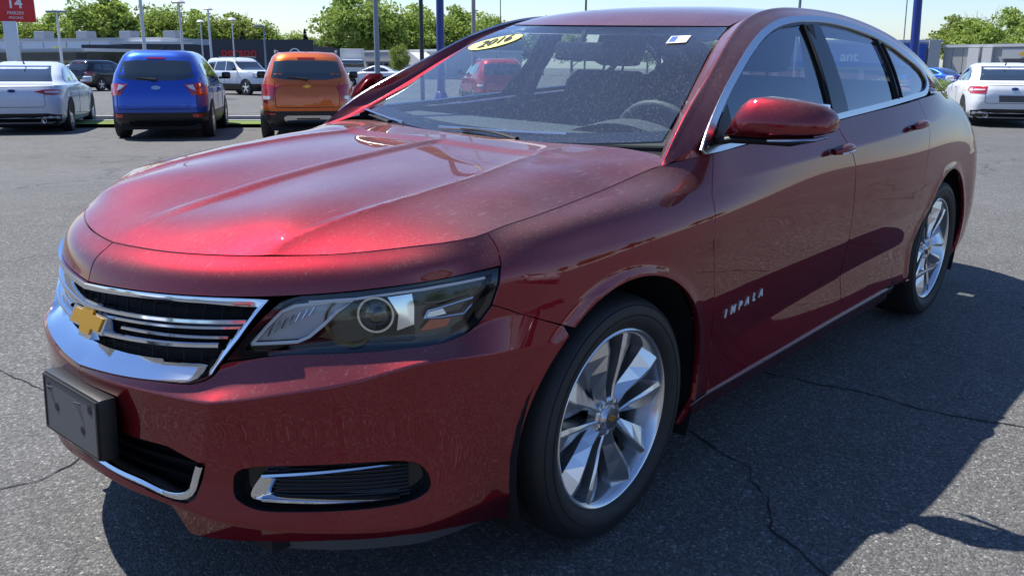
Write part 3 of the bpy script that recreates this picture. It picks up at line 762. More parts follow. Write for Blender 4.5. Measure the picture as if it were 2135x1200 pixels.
# headlights ------------------------------------------------------------------------------
hlp = [(0.628, 4.938), (0.490, 4.156), (0.502, 4.130), (0.644, 3.945), (0.748, 3.874), (0.879, 3.813), (1.021, 3.884), (1.104, 4.065), (1.139, 4.316), (1.158, 4.676), (1.168, 5.020), (1.020, 5.030), (0.854, 5.070), (0.681, 5.089)]
for s in sides:
    m = s < 0
    hlm = panel('headlight', WRAP, hlp, MT['gloss'], car, mirror=m, gap=.0, flange=0, off=-.045, grid=.03)
    panel('lens', WRAP, hlp, MT['lens'], hlm, mirror=m, gap=.004, flange=0, off=-.004, grid=.02, refine=(4,))
    b = MB(); hq = np.array(hlp+[hlp[0]]); b.grid([[tuple(q) for q in Soff(hq[:, 0], hq[:, 1], o_)*[1, s, 1]] for o_ in (-.006, -.05)]); b.build('housing', MT['black'], hlm)
    panel('lens_border', WRAP, hlp, MT['gloss'], hlm, holes=[[(0.640, 4.895), (0.538, 4.232), (0.650, 4.031), (0.757, 3.979), (0.879, 3.951), (1.009, 4.012), (1.083, 4.131), (1.119, 4.353), (1.139, 4.688), (1.146, 4.896), (1.020, 4.950), (0.854, 4.957), (0.681, 4.967)]], mirror=m, gap=.001, flange=0, off=-.007, grid=.05)
    def lp(pts, rad, name, mat, off=-.020, close=True, n=6):
        q = np.array(pts+([pts[0]] if close else [])); b = MB(); P = Soff(q[:, 0], q[:, 1], off)*[1, s, 1]; b.tube([tuple(k) for k in P], rad, n=n, cap=not close); return b.build(name, mat, hlm)
    box_ = [(0.550, 4.279), (0.588, 4.502), (0.628, 4.750), (0.664, 4.851), (0.747, 4.881), (0.812, 4.859), (0.771, 4.683), (0.734, 4.436), (0.697, 4.228), (0.667, 4.152), (0.613, 4.187)]
    panel('turn_lamp', WRAP, box_, MT['lampgrey'], hlm, mirror=m, gap=.004, flange=0, off=-.030, grid=.02)
    lp(box_, .0042, 'lamp_outline', MT['white'])
    c3 = Soff([.866], [4.56], [-.035])[0]*[1, s, 1]
    fwd = Vector((.72, .60*s, .05)).normalized(); RM = Matrix.Translation(Vector(c3)) @ fwd.to_track_quat('Y', 'Z').to_matrix().to_4x4()
    MB().lathe([(.040, .012), (.042, .018), (.037, .018), (.034, .0), (.032, -.02)], n=32, M=RM).build('projector_ring', MT['chrome'], hlm)
    MB().lathe([(0, .022), (.012, .0205), (.022, .016), (.030, .008), (.034, -.004)], n=28, M=RM).build('projector_lens', glass('projector_glass', (.6, .55, .42), 2.5) if s > 0 else bpy.data.materials['projector_glass'], hlm)
    MB().lathe([(.036, -.006), (.028, -.02), (0, -.028)], n=24, M=RM).build('projector_bowl', MT['yellowed'], hlm)
    MB().lathe([(.058, .014), (.050, -.004), (.036, -.018), (.012, -.028), (0, -.030)], n=28, M=Matrix.Translation(Vector(Soff([.80], [4.45], [-.034])[0]*[1, s, 1])) @ fwd.to_track_quat('Y', 'Z').to_matrix().to_4x4()).build('reflector_bowl', MT['yellowed'], hlm)
    for k in range(7): lp([(.590+.018*k, 4.33+.05*k), (.604+.018*k, 4.53+.045*k)], .0016, 'lamp_rib', MT['chrome'], -.024, False, 4)
    panel('bowl_side', WRAP, [(0.716, 4.187), (0.790, 4.589), (0.830, 4.827), (0.846, 4.458), (0.862, 4.129), (0.800, 4.062)], MT['brownish'], hlm, mirror=m, gap=0, flange=0, off=-.034, grid=.03)
    panel('chrome_block', WRAP, [(0.895, 4.850), (0.955, 4.854), (0.959, 4.625), (0.956, 4.328), (0.914, 4.238), (0.920, 4.520)], MT['chrome'], hlm, mirror=m, gap=0, flange=.02, off=-.016, grid=.03)
    lp([(0.700, 4.909), (0.819, 4.892), (0.984, 4.898), (1.069, 4.884), (1.130, 4.866)], .0035, 'light_strip', MT['white'], -.014, False)
    panel('side_reflector', WRAP, [(0.970, 4.203), (0.996, 4.369), (1.046, 4.318), (1.034, 4.204)], MT['amber'], hlm, mirror=m, gap=0, flange=.008, off=-.022, grid=.03)
    panel('side_bezel', WRAP, [(0.982, 4.411), (0.994, 4.519), (1.026, 4.524), (1.035, 4.411)], MT['satin'], hlm, mirror=m, gap=0, flange=.008, off=-.02, grid=.03)
    lp([(0.982, 4.401), (0.992, 4.517), (1.025, 4.534), (1.099, 4.547), (1.095, 4.422), (1.076, 4.311), (1.019, 4.369)], .0033, 'lamp_outline', MT['satin'])
# greenhouse ------------------------------------------------------------------------------
rail_in = [(-.33, .770, 1.016), (-.40, .735, 1.030), (-.46, .706, 1.056), (-.546, .688, 1.106), (-.693, .655, 1.202), (-.883, .61, 1.319), (-1.106, .555, 1.406), (-1.3, .545, 1.444), (-1.6, .54, 1.464), (-2.0, .54, 1.459), (-2.4, .55, 1.421), (-2.8, .57, 1.335), (-3.1, .60, 1.22), (-3.35, .62, 1.125)]
rail_cr = [(-.305, .794, 1.012), (-.36, .780, 1.036), (-.462, .742, 1.094), (-.649, .700, 1.190), (-.841, .655, 1.291), (-1.085, .602, 1.415), (-1.345, .578, 1.471), (-1.6, .580, 1.483), (-1.95, .590, 1.474), (-2.3, .628, 1.430), (-2.6, .675, 1.358), (-2.9, .71, 1.25), (-3.2, .72, 1.135)]
rail_out = [(-.30, .800, 1.008), (-.36, .830, 1.022), (-.41, .853, 1.040), (-.469, .84, 1.095), (-.589, .81, 1.179), (-.758, .766, 1.266), (-.965, .715, 1.352), (-1.116, .683, 1.399), (-1.267, .662, 1.429), (-1.483, .65, 1.446), (-1.709, .649, 1.447), (-1.927, .661, 1.43), (-2.145, .684, 1.398), (-2.332, .715, 1.351), (-2.508, .749, 1.288), (-2.64, .775, 1.235), (-2.82, .795, 1.150), (-3.0, .778, 1.112)]
rail_near = [(-.305, .796, 1.012), (-.335, .800, 1.050), (-.365, .798, 1.106), (-.528, .768, 1.198), (-.716, .722, 1.294), (-.860, .683, 1.358), (-.998, .645, 1.412), (-1.292, .605, 1.470)]+rail_cr[7:]
rail_far = [(-.305, .794, 1.012), (-.40, .752, 1.036), (-.50, .706, 1.092), (-.69, .668, 1.194), (-.88, .622, 1.306), (-1.11, .574, 1.400), (-1.345, .575, 1.448), (-1.6, .575, 1.464), (-1.95, .585, 1.458)]+rail_cr[9:]
def smoothc(P, n=120, it=30):
    Q = crs(P, n)
    for _ in range(it): Q[1:-1] = Q[1:-1]*.5+(Q[:-2]+Q[2:])*.25
    return Q
def rail(cr_, far=False):
    A, B, C = smoothc(rail_in), smoothc(cr_), smoothc(rail_out)
    # match points across the three curves by distance run backwards along the car
    L = [A, A*.55+B*.45, A*.10+B*.90, B*1.0, B*.90+C*.10, B*.5+C*.5-np.array([0, 0, .03])*far, C]; G = np.stack(L)
    out = []
    for j in range(G.shape[1]):
        P = G[:, j]; t = np.r_[0, np.cumsum(np.linalg.norm(np.diff(P, axis=0), axis=1)+1e-6)]; q = np.linspace(0, t[-1], 20); out.append(np.stack([nspl(t, P[:, k])(q) for k in range(3)], 1))
    return np.stack(out, 1)
for s, cr_ in ((1, rail_near), (-1, rail_far)):
    RG = rail(cr_, s < 0); gridmesh('roof_rail', RG, MT['red'], car, mirror=s < 0, flip=True)
    a_ = RG[-1, :12]; q_ = S(np.linspace(1.90, 2.13, 12), np.full(12, 7.)); q_[:, 1] -= .002
    gridmesh('pillar_base', np.stack([a_, a_*.5+q_*.5, q_]), MT['red'], car, mirror=s < 0, flip=True)
zc = nspl([-2.85, -2.6, -2.2, -1.8, -1.5, -1.2, -.985], [1.375, 1.435, 1.482, 1.496, 1.486, 1.454, 1.403])
cen = [(x, 0, float(zc(x))) for x in (-.985, -1.2, -1.5, -1.8, -2.2, -2.6, -2.85)]
hd = []
dit = [(-1.106, .553, 1.405), (-1.3, .543, 1.443), (-1.6, .538, 1.463), (-2.0, .538, 1.458), (-2.4, .548, 1.420), (-2.8, .568, 1.335)]
A_, B_ = crs(cen, 60), crs(dit, 60); tt = np.linspace(-1, 1, 41)
G = np.stack([A_+(B_*[1, np.sign(t) if t else 1, 1]-A_)*np.array([t*t, abs(t), abs(t)**2.4]) for t in tt])
roof = gridmesh('roof', G, MT['red'], car, flip=True)
ws_c = [(-.385, 0, 1.018), (-.60, 0, 1.165), (-.79, 0, 1.288), (-.975, 0, 1.397)]; ws_e = [(-.455, .700, 1.060), (-.693, .652, 1.203), (-.883, .607, 1.320), (-1.098, .553, 1.401)]
def wsurf(c, e, n=24):
    A_, B_ = crs(c, n), crs(e, n); tt = np.linspace(-1, 1, 41)
    return np.stack([A_+(B_*[1, np.sign(t) if t else 1, 1]-A_)*np.array([abs(t)**2.2, abs(t), abs(t)**2]) for t in tt])
WG = wsurf(ws_c, ws_e)
wsh = gridmesh('windshield', WG, MT['glass'], car, flip=True)
# black border printed inside the glass
def fritstrip(i0, i1, j0, j1): return WG[i0:i1, j0:j1]+np.array([-.006, 0, -.006])
for (i0, i1, j0, j1) in ((0, 41, 0, 3),):
    if j1-j0 > 1: gridmesh('glass_border', fritstrip(i0, i1, j0, j1), MT['gloss'], wsh, flip=True)
bl_c = [(-2.86, 0, 1.372), (-3.05, 0, 1.29), (-3.35, 0, 1.135)]; bl_e = [(-2.80, .565, 1.332), (-3.05, .59, 1.24), (-3.33, .615, 1.125)]
gridmesh('rear_window', wsurf(bl_c, bl_e), MT['sideglass'], car)
# cowl
b = MB(); yy_ = np.linspace(-.76, .76, 25)
b.grid([[(-.36-.035*(y/.76)**2, y, 1.016) for y in yy_], [(-.50-.05*(y/.76)**2, y, 1.012+.03*(y/.76)**2) for y in yy_]]); b.build('cowl', MT['black'], car)
# deck
dk = MB(); top = []
for i in range(9):
    t = i/8; row = []
    for j in range(13):
        q = j/12*2-1; u = UEND-abs(q)*1.9; e = S1(max(4.4, u), 7.); a = np.array([-3.30-.0*q*q, q*.64, 1.125]); e = e*[1, np.sign(q) if q else 1, 1]; row.append(tuple(a+(e-a)*t+np.array([0, 0, .012*math.sin(math.pi*t)])))
    top.append(row)
dk.grid(top).build('trunk_lid', MT['red'], car)
# side windows
co_ = [(-.428, 1.055), (-.469, 1.095), (-.589, 1.179), (-.758, 1.266), (-.965, 1.352), (-1.116, 1.399), (-1.267, 1.429), (-1.483, 1.446), (-1.709, 1.447), (-1.927, 1.43), (-2.145, 1.398), (-2.332, 1.351), (-2.508, 1.288), (-2.62, 1.238), (-2.655, 1.185), (-2.60, 1.135), (-2.49, 1.116), (-2.082, 1.098), (-1.71, 1.084), (-1.432, 1.074), (-1.0, 1.056), (-.6, 1.042)]
def smooth_closed(P, n):
    P = np.array(P, float); k = len(P); Q = np.concatenate([P[-3:], P, P[:3]]); t = np.r_[0, np.cumsum(np.linalg.norm(np.diff(Q, axis=0), axis=1))]
    q = np.linspace(t[3], t[3+k], n+1)[:-1]; return np.stack([nspl(t, Q[:, i])(q) for i in range(2)], 1)
co_[0:0] = [(-.44, 1.036), (-.418, 1.040)]
cod = smooth_closed(co_, 130); ci = inset(cod, .021)
fgl = [(-.50, 1.068), (-.56, 1.13), (-.66, 1.19), (-.78, 1.248), (-.975, 1.33), (-1.125, 1.374), (-1.27, 1.402), (-1.468, 1.416), (-1.42, 1.20), (-1.405, 1.085), (-1.0, 1.078), (-.6, 1.062)]
rgl = [(-1.625, 1.421), (-1.71, 1.421), (-1.91, 1.406), (-2.13, 1.374), (-2.160, 1.367), (-2.162, 1.25), (-2.150, 1.120), (-2.08, 1.118), (-1.71, 1.106), (-1.575, 1.100), (-1.59, 1.25)]
qgl = [(-2.212, 1.352), (-2.32, 1.326), (-2.49, 1.266), (-2.592, 1.220), (-2.622, 1.182), (-2.580, 1.150), (-2.48, 1.136), (-2.20, 1.124), (-2.213, 1.24)]
for s in sides:
    m = s < 0
    ch = panel('window_surround', SIDE, [tuple(q) for q in cod], MT['satin'], car, holes=[[tuple(q) for q in ci]], mirror=m, gap=0, hole_gap=0, grid=.05, flange=.012, off=.006, step=.02)
    blk = panel('window_frame', SIDE, [tuple(q) for q in inset(cod, .012)], MT['gloss'], car, holes=[fgl, rgl, qgl], mirror=m, gap=0, grid=.05, flange=.012, off=.001, step=.02)
    for nm, gp in (('front_window', fgl), ('rear_side_window', rgl), ('quarter_window', qgl)):
        panel(nm, SIDE, gp, MT['sideglass'], car, mirror=m, gap=-.004, grid=.04, flange=0, off=-.007)
    # rubber edge of the windows
    for seg in ([(-1.468, 1.416), (-1.42, 1.20), (-1.405, 1.085)], [(-2.162, 1.367), (-2.162, 1.25), (-2.150, 1.12)], [(-2.212, 1.352), (-2.213, 1.24), (-2.20, 1.124)]):
        P = crs([(x, float(Yg(x, z))*s+.003*s, z) for x, z in seg], 10); MB().tube([tuple(q) for q in P], .006, n=6).build('window_seal', MT['dark'], car)
    # black sail where the mirror stands
    panel('mirror_sail', SIDE, [(-.50, 1.066), (-.56, 1.128), (-.63, 1.17), (-.62, 1.066)], MT['black'], car, mirror=m, gap=0, grid=.05, flange=0, off=.004)
# mirrors ------------------------------------------------------------------------------------
for s in sides:
    st = []
    # cross sections along y: y, front x, back x, bottom z, top z
    for y, xf, xb, zb, zt in ((.862, -.545, -.575, 1.083, 1.098), (.885, -.525, -.605, 1.083, 1.140), (.910, -.515, -.630, 1.083, 1.176), (.94, -.512, -.640, 1.084, 1.196), (.98, -.515, -.645, 1.085, 1.202), (1.05, -.530, -.655, 1.088, 1.198), (1.11, -.552, -.668, 1.092, 1.191), (1.155, -.580, -.680, 1.098, 1.180), (1.178, -.610, -.688, 1.106, 1.160), (1.186, -.640, -.690, 1.118, 1.142)):
        y = .862+(y-.862)*.885; row = []
        for k in range(24):
            a = 2*math.pi*k/24; ca, sa = math.cos(a), math.sin(a)
            ex = math.copysign(abs(ca)**.42, ca); ez = math.copysign(abs(sa)**.42, sa)
            sh_ = .014 if ez > .3 else 0
            row.append(((xf+xb)/2+ex*(xf-xb)/2-(sh_ if ex > 0 else 0)*2*ez*ex, y*s, (zb+zt)/2+ez*(zt-zb)/2))
        st.append(row)
    b = MB(); n = 24
    V = [q for r_ in st for q in r_]; F = [(i*n+k, i*n+(k+1) % n, (i+1)*n+(k+1) % n, (i+1)*n+k) for i in range(len(st)-1) for k in range(n)]+[tuple(range(n)), tuple(range((len(st)-1)*n, len(st)*n))]
    mh = b.add(V, F).build('mirror', MT['red'], car, auto=60)
    # black foot and lower shell with chrome strip
    b = MB(); b.tube([(-.535, .835*s, 1.062), (-.545, .88*s, 1.074), (-.56, .94*s, 1.076), (-.585, 1.05*s, 1.078), (-.61, 1.11*s, 1.088)], [.018, .017, .018, .020, .012], n=12, flat=.7); b.build('mirror_foot', MT['black'], mh)
    b = MB(); b.tube([(-.518, 1.01*s, 1.082), (-.540, 1.06*s, 1.084), (-.585, 1.120*s, 1.089), (-.62, 1.142*s, 1.097)], [.009, .014, .014, .008], n=8, flat=.5); b.build('mirror_indicator', MT['satin'], mh)
    b = MB(); b.box((-.668, 1.03*s, 1.143), (.004, .20, .085), bev=.002, rz=.15*s*-1); b.build('mirror_glass', MT['chrome'], mh)
# wipers ---------------------------------------------------------------------------------------
for pts, bl in (([(-.385, .18, 1.028), (-.39, .08, 1.040), (-.40, -.10, 1.040)], [(-.445, .345, 1.052), (-.425, .10, 1.043), (-.405, -.22, 1.036)]), ([(-.40, -.50, 1.035), (-.41, -.58, 1.045), (-.43, -.66, 1.05)], [(-.40, -.42, 1.038), (-.42, -.56, 1.052), (-.46, -.72, 1.066)])):
    wp = MB().tube(crs(pts, 8).tolist(), [.012, .011, .010, .009, .008, .007, .006, .005], n=8, flat=.6).build('wiper', MT['black'], car)
    MB().tube(crs(bl, 8).tolist(), .0065, n=6).build('wiper_blade', MT['satin'], wp)
# stickers on the glass
def on_ws(i, j, off=.003):
    return WG[i, j]
def wquad(i0, i1, j0, j1, mat, name, parent, ell=False, off=.004):
    g = []
    ii = np.linspace(i0, i1, 13); jj = np.linspace(j0, j1, 9)
    def at(a, b_):
        i, j = int(min(a, 39)), int(min(b_, 22)); fa, fb_ = a-i, b_-j
        return (WG[i, j]*(1-fa)+WG[i+1, j]*fa)*(1-fb_)+(WG[i, j+1]*(1-fa)+WG[i+1, j+1]*fa)*fb_+np.array([off*.55, 0, off*.83])
    if not ell: return MB().grid([[tuple(at(a, c_)) for c_ in jj] for a in ii]).build(name, mat, parent)
    ci_, cj_ = (i0+i1)/2, (j0+j1)/2; V = [tuple(at(ci_, cj_))]; F = []
    for rr_ in (.5, 1.):
        for k in range(32): V.append(tuple(at(ci_+(i1-i0)/2*rr_*math.cos(k*math.pi/16), cj_+(j1-j0)/2*rr_*math.sin(k*math.pi/16))))
    for k in range(32): F += [(0, 1+k, 1+(k+1) % 32), (1+k, 33+k, 33+(k+1) % 32, 1+(k+1) % 32)]
    return MB().add(V, F).build(name, mat, parent)
i_y = lambda y: 20+20*y/.6
def wpt(y, j, off):
    a, b_ = i_y(y), j; i, k = int(min(a, 39)), int(min(b_, 22)); fa, fb_ = a-i, b_-k
    return (WG[i, k]*(1-fa)+WG[i+1, k]*fa)*(1-fb_)+(WG[i, k+1]*(1-fa)+WG[i+1, k+1]*fa)*fb_+np.array([off*.55, 0, off*.83])
sA, sB, sN = np.array([-.555, 15.0]), np.array([-.325, 20.2]), np.array([.050, -.9]); sc0 = (sA+sB)/2; sa = (sB-sA)/2
V = [tuple(wpt(*sc0, .004))]; F = []
for k in range(32): V.append(tuple(wpt(*(sc0+sa*math.cos(k*math.pi/16)+sN*math.sin(k*math.pi/16)), .004)))
for k in range(32): F.append((0, 1+k, 1+(k+1) % 32))
yst = MB().add(V, F).build('year_sticker', MT['yellow'], wsh)
ins = wquad(i_y(.43), i_y(.50), 18.3, 20.2, MT['white'], 'inspection_sticker', wsh); wquad(i_y(.435), i_y(.458), 18.6, 20.0, simple('sticker_blue', (.05, .12, .5), .5), 'sticker_blue_mark', ins, off=.005)
P0 = np.array(wpt(*sc0, .007)); ex_ = np.array(wpt(*sB, .007))-np.array(wpt(*sA, .007)); ey_ = np.array(wpt(*(sc0-sN), .007))-np.array(wpt(*(sc0+sN), .007)); ey_ = ey_-ex_*ey_.dot(ex_)/ex_.dot(ex_)
text_mesh('2016', .085, .0008, 'sticker_print', MT['black'], yst, (P0, ex_, ey_), bold=.001, shear=.25)
# wheels ------------------------------------------------------------------------------------------
def build_wheel(parent, loc, s, rot, steer=0.):
    root = bpy.data.objects.new('wheel', None); COL.objects.link(root); root.parent = parent; root.location = loc; root.rotation_euler = (0, 0, steer+(0 if s > 0 else math.pi))
    root.rotation_mode = 'XYZ'
    MR = Matrix.Rotation(rot, 4, 'Y')
    # y = 0 at outer rim face, negative inwards
    b = MB(); b.lathe([(.252, -.20), (.29, -.222), (.325, -.222), (.343, -.205), (.349, -.185), (.350, -.12), (.349, -.04), (.344, -.012), (.332, .012), (.315, .020), (.290, .022), (.268, .012), (.259, .002), (.252, -.008)], n=96)
    t_ = b.build('tyre', MT['tyre'], root, auto=60)
    tr = MB(); tr.lathe([(.300, .0215), (.2985, .0235), (.297, .0215)], n=96); tr.lathe([(.327, .0155), (.3255, .0175), (.324, .0165)], n=96)
    for hh in (-.155, -.10, -.055): tr.lathe([(.3505, hh-.004), (.3505, hh+.004)], n=48)
    tr.build('tread_groove', MT['dark'], root)
    lt = MB()
    b = MB(); b.lathe([(.257, -.004), (.258, .002), (.253, .005), (.247, .002), (.240, -.010), (.238, -.03), (.225, -.06), (.215, -.10), (.215, -.19)], n=96); b.build('rim', MT['alloy'], root, auto=35)
    MB().lathe([(.05, -.085), (.165, -.085), (.165, -.10), (.05, -.10)], n=48).build('brake_disc', MT['disc'], root)
    MB().box((.10, -.09, .09), (.10, .06, .13), rz=0, bev=.01).build('brake_caliper', MT['alloy_dark'], root)
    MB().lathe([(0, -.12), (.21, -.12)], n=48).build('wheel_back', MT['dark'], root)
    for k in range(10):
        pair = k//2; sg_ = -1 if k % 2 == 0 else 1
        pc = rot+2*math.pi*pair/5; h0 = Vector((math.cos(pc+sg_*R(27))*.048, 0, math.sin(pc+sg_*R(27))*.048)); h1 = Vector((math.cos(pc+sg_*R(17))*.243, 0, math.sin(pc+sg_*R(17))*.243))
        dr_ = (h1-h0).normalized(); ex = Vector((-dr_.z, 0, dr_.x)); stn = []
        for t, wl, h in ((0, .013, -.018), (.25, .017, -.018), (.55, .027, -.008), (.8, .036, -.002), (1., .036, -.003)):
            q = h0+(h1-h0)*t; rx = sg_*-.60*wl; row = []
            for off_, dy in ((-wl, -.055), (-wl, -.024+.020*(sg_ > 0)), (rx-.002, 0), (rx+.002, 0), (wl, -.024+.020*(sg_ < 0)), (wl, -.055)):
                row.append((q.x+ex.x*off_, h+dy, q.z+ex.z*off_))
            stn.append(row)
        b = MB(); b.grid(stn); b.build('spoke', MT['alloy'], root, auto=0)
    MB().lathe([(.060, -.050), (.058, -.024), (.050, -.018), (.036, -.018), (.033, -.012), (.0, -.010)], n=40).build('hub', MT['alloy'], root, auto=30)
    cap = MB().lathe([(.031, -.012), (.029, -.007), (.0, -.006)], n=32).build('centre_cap', MT['satin'], root, auto=30)
    MB().prism([(x*.22, y*.22) for x, y in bow(1.)], (Vector((0, -.004, 0)), Vector((1, 0, 0)), Vector((0, 0, 1)), Vector((0, 1, 0))), .003).build('cap_emblem', MT['gold'], cap)
    for k in range(5):
        a = rot+2*math.pi*k/5+R(36)*0+R(36); c_, s_ = math.cos(a)*.0475, math.sin(a)*.0475
        MB().lathe([(.011, -.03), (.010, -.017), (.0, -.015)], n=6, M=Matrix.Translation((c_, 0, s_))).build('wheel_nut', MT['chrome'], root)
    return root
for (x, s, st_) in ((0, 1, 0), (0, -1, 0), (-2.837, 1, 0), (-2.837, -1, 0)):
    build_wheel(car, (x, .878*s, .348), s, R(18 if x == 0 else 50), st_)
    # wheel housing
    b = MB(); P = [(math.cos(a)*.43, math.sin(a)*.43) for a in np.linspace(R(-25), R(205), 24)]
    b.grid([[(x+c_, yv*s, .345+s_) for c_, s_ in P] for yv in (.89, .55)]); b.add([(x+c_, .55*s, .345+s_) for c_, s_ in P], [tuple(range(24))]); b.build('wheel_housing', MT['dark'], car)
# underbody, liner, interior -------------------------------------------------------------------------
MB().box((-1.42, 0, .27), (1.95, 1.70, .12)).box((-1.42, 0, .24), (4.6, 1.06, .10)).box((-3.58, 0, .33), (.62, 1.36, .10)).box((-3.05, 0, .36), (.5, 1.10, .08)).build('underbody', MT['dark'], car)
MB().box((.58, 0, .42), (.50, .84, .36)).build('engine_bay', MT['dark'], car)
MB().box((-.05, 0, .60), (1.0, 1.04, .62)).build('engine', MT['dark'], car)
MB().grid([[(x_, y_, 1.0 if x_ > -.8 else .99) for y_ in np.linspace(-.78, .78, 5)] for x_ in (-.40, -.72)]).build('firewall', MT['dark'], car)
b = MB()
pr = [(-.46, 1.008), (-.62, 1.035), (-.80, 1.04), (-.93, .99), (-.96, .80), (-.92, .6)]
b.grid([[(x_, y_, z_) for x_, z_ in pr] for y_ in np.linspace(-.78, .78, 9)])
b.grid([[(x_+.02, y_, z_+.045*math.sin(math.pi*k/8)) for x_, z_ in ((-.70, 1.03), (-.80, 1.04), (-.90, 1.01))] for k, y_ in enumerate(np.linspace(.16, .60, 9))])
b.build('dashboard', MT['dash'], car)
b = MB(); cw = Vector((-.98, .38, .955)); ax = Vector((-.94, 0, .35)).normalized(); e1 = Vector((0, 1, 0)); e2 = ax.cross(e1)
b.tube([cw+(e1*math.cos(a)+e2*math.sin(a))*.187 for a in np.linspace(0, 2*math.pi, 37)], .015, n=10, cap=False)
b.tube([cw+e1*.18, cw, cw-e1*.18], .014, n=6); b.tube([cw, cw+e2*.17 if e2.z < 0 else cw-e2*.17], .014, n=6); b.tube([cw, cw-ax*.22], .03, n=8)
b.build('steering_wheel', MT['dash'], car)
def seat(y, x, name='front_seat'):
    s0 = MB().box((x+.27, y, .58), (.52, .50, .16), bev=.06).build(name, MT['seat'], car, auto=60)
    MB().box((0, 0, .30), (.16, .48, .66), bev=.07, M=Matrix.Translation((x, y, .60)) @ Matrix.Rotation(R(-16), 4, 'Y')).build('backrest', MT['seat'], s0, auto=60)
    MB().box((0, 0, .755), (.11, .28, .20), bev=.05, M=Matrix.Translation((x, y, .60)) @ Matrix.Rotation(R(-16), 4, 'Y')).tube([(x-.165, y-.06, 1.18), (x-.18, y-.06, 1.28)], .007, n=6).tube([(x-.165, y+.06, 1.18), (x-.18, y+.06, 1.28)], .007, n=6).build('headrest', MT['seat'], s0, auto=60)
seat(.38, -1.52); seat(-.38, -1.52)
b = MB().box((-2.30, 0, .58), (.5, 1.3, .16), bev=.06); b.box((0, 0, .28), (.16, 1.3, .60), bev=.06, M=Matrix.Translation((-2.58, 0, .62)) @ Matrix.Rotation(R(-22), 4, 'Y')); b.build('rear_seat', MT['seat'], car, auto=60)
MB().box((-3.0, 0, 1.10), (.5, 1.2, .02)).build('parcel_shelf', MT['seat'], car)
b = MB().tube([(-1.00, 0, 1.385), (-.96, 0, 1.33)], .012, n=8).box((-.955, 0, 1.305), (.03, .25, .07), bev=.014); b.build('interior_mirror', MT['black'], car)
for s in sides:
    MB().tube([(-1.52, .66*s, 1.41), (-1.50, .78*s, 1.05), (-1.50, .82*s, .5)], [.03, .045, .05], n=8).build('inner_pillar', MT['dash'], car)
    MB().grid([[(x_, (.83-(.02 if z_ > .9 else 0))*s, z_) for x_ in np.linspace(-.5, -2.5, 6)] for z_ in (.35, .9, 1.055)]).build('door_card', MT['dash'], car)
    MB().grid([[(x_, y_*s, z_) for x_, y_, z_ in crs([(-2.70, .70, 1.29), (-2.95, .68, 1.2), (-3.3, .63, 1.1)], 6)], [(x_, y_*s, z_) for x_, y_, z_ in crs([(-2.45, .80, 1.05), (-2.8, .78, 1.0), (-3.3, .7, 1.0)], 6)]]).build('inner_pillar', MT['dash'], car)
hdl = MB(); hdl.grid([[tuple(q) for q in row] for row in (G-np.array([0, 0, .035]))[::4, ::6]]); hdl.build('headliner', simple('headliner_cloth', (.25, .25, .24), .9), car)

# the far side of this car measures a little narrower
for o in [q for q in bpy.data.objects if q.type == 'MESH']:
    p_ = o.parent
    while p_ is not None and p_.name.split('.')[0] not in ('wheel', 'sedan'): p_ = p_.parent
    if p_ is None or p_.name.startswith('wheel') or o.data.get('sq'): continue
    o.data['sq'] = 1
    n_ = len(o.data.vertices); c_ = np.empty(n_*3); o.data.vertices.foreach_get('co', c_); c_ = c_.reshape(-1, 3)
    k_ = sst(1.0, -.1, c_[:, 0])*.045+.115*sst(1.03, 1.40, c_[:, 2])*sst(.2, -.3, c_[:, 0])+.03*sst(-.95, -1.05, c_[:, 1]); yn = -c_[:, 1]*(1-k_); yn = np.where(yn > .84, .84+(yn-.84)*np.where(c_[:, 2] > 1.055, .35, 1.), yn); yn = np.where(yn > .6, .6+(yn-.6)*(1-.5*sst(1.06, 1.3, c_[:, 2])), yn); c_[:, 1] = np.where(c_[:, 1] < 0, -yn, c_[:, 1]); o.data.vertices.foreach_set('co', c_.ravel()); o.data.update()
# ================= ground =================
GA, GB = .0188, .0312                       # the lot falls away from the car
def gz(x, y):
    q = -(GA*x+GB*y); return -(q+.13)*sst(.10, .42, q)
UPV = Vector((-GA, -GB, 1)).normalized(); TILT = Vector((0, 0, 1)).rotation_difference(UPV).to_matrix().to_4x4()
def gmat(x, y, rz=0., dz=0.): return Matrix.Translation((x, y, float(gz(x, y))+dz)) @ TILT @ Matrix.Rotation(rz, 4, 'Z')
def axis_pts(lim):
    a = [0.]; st = .6
    while a[-1] < lim: a.append(a[-1]+st); st *= 1.12 if a[-1] > 12 else 1.
    return np.array([-v for v in a[:0:-1]]+a)
ax_ = axis_pts(900)
G_ = [[(x, y, float(gz(x, y))) for y in ax_] for x in ax_]
tag(MB().grid(G_).build('parking_lot', MT['asphalt'], None, auto=80), kind='structure')
def strip(name, P, w, z, mat, h=None):
    """a band on the ground along polyline P, width w to its left"""
    Q = []; P = [np.array(q, float) for q in P]; D = []
    for i in range(len(P)-1):
        n = max(1, int(np.linalg.norm(P[i+1]-P[i])/1.5)); D += [P[i]+(P[i+1]-P[i])*k/n for k in range(n)]
    D.append(P[-1]); L = []; Rr = []
    for i, q in enumerate(D):
        t = D[min(i+1, len(D)-1)]-D[max(i-1, 0)]; t /= np.linalg.norm(t); nn = np.array([-t[1], t[0]]); a, b = q, q+nn*w
        L.append((a[0], a[1], float(gz(*a))+z)); Rr.append((b[0], b[1], float(gz(*b))+z))
    b = MB()
    if h:
        lo = lambda A: [(x, y, zz-h) for x, y, zz in A]
        b.grid([lo(L), L, Rr, lo(Rr)])
    else: b.grid([L, Rr])
    return tag(b.build(name, mat, None, auto=30), kind='structure')
t = NT('grass_verge'); co = t.co()
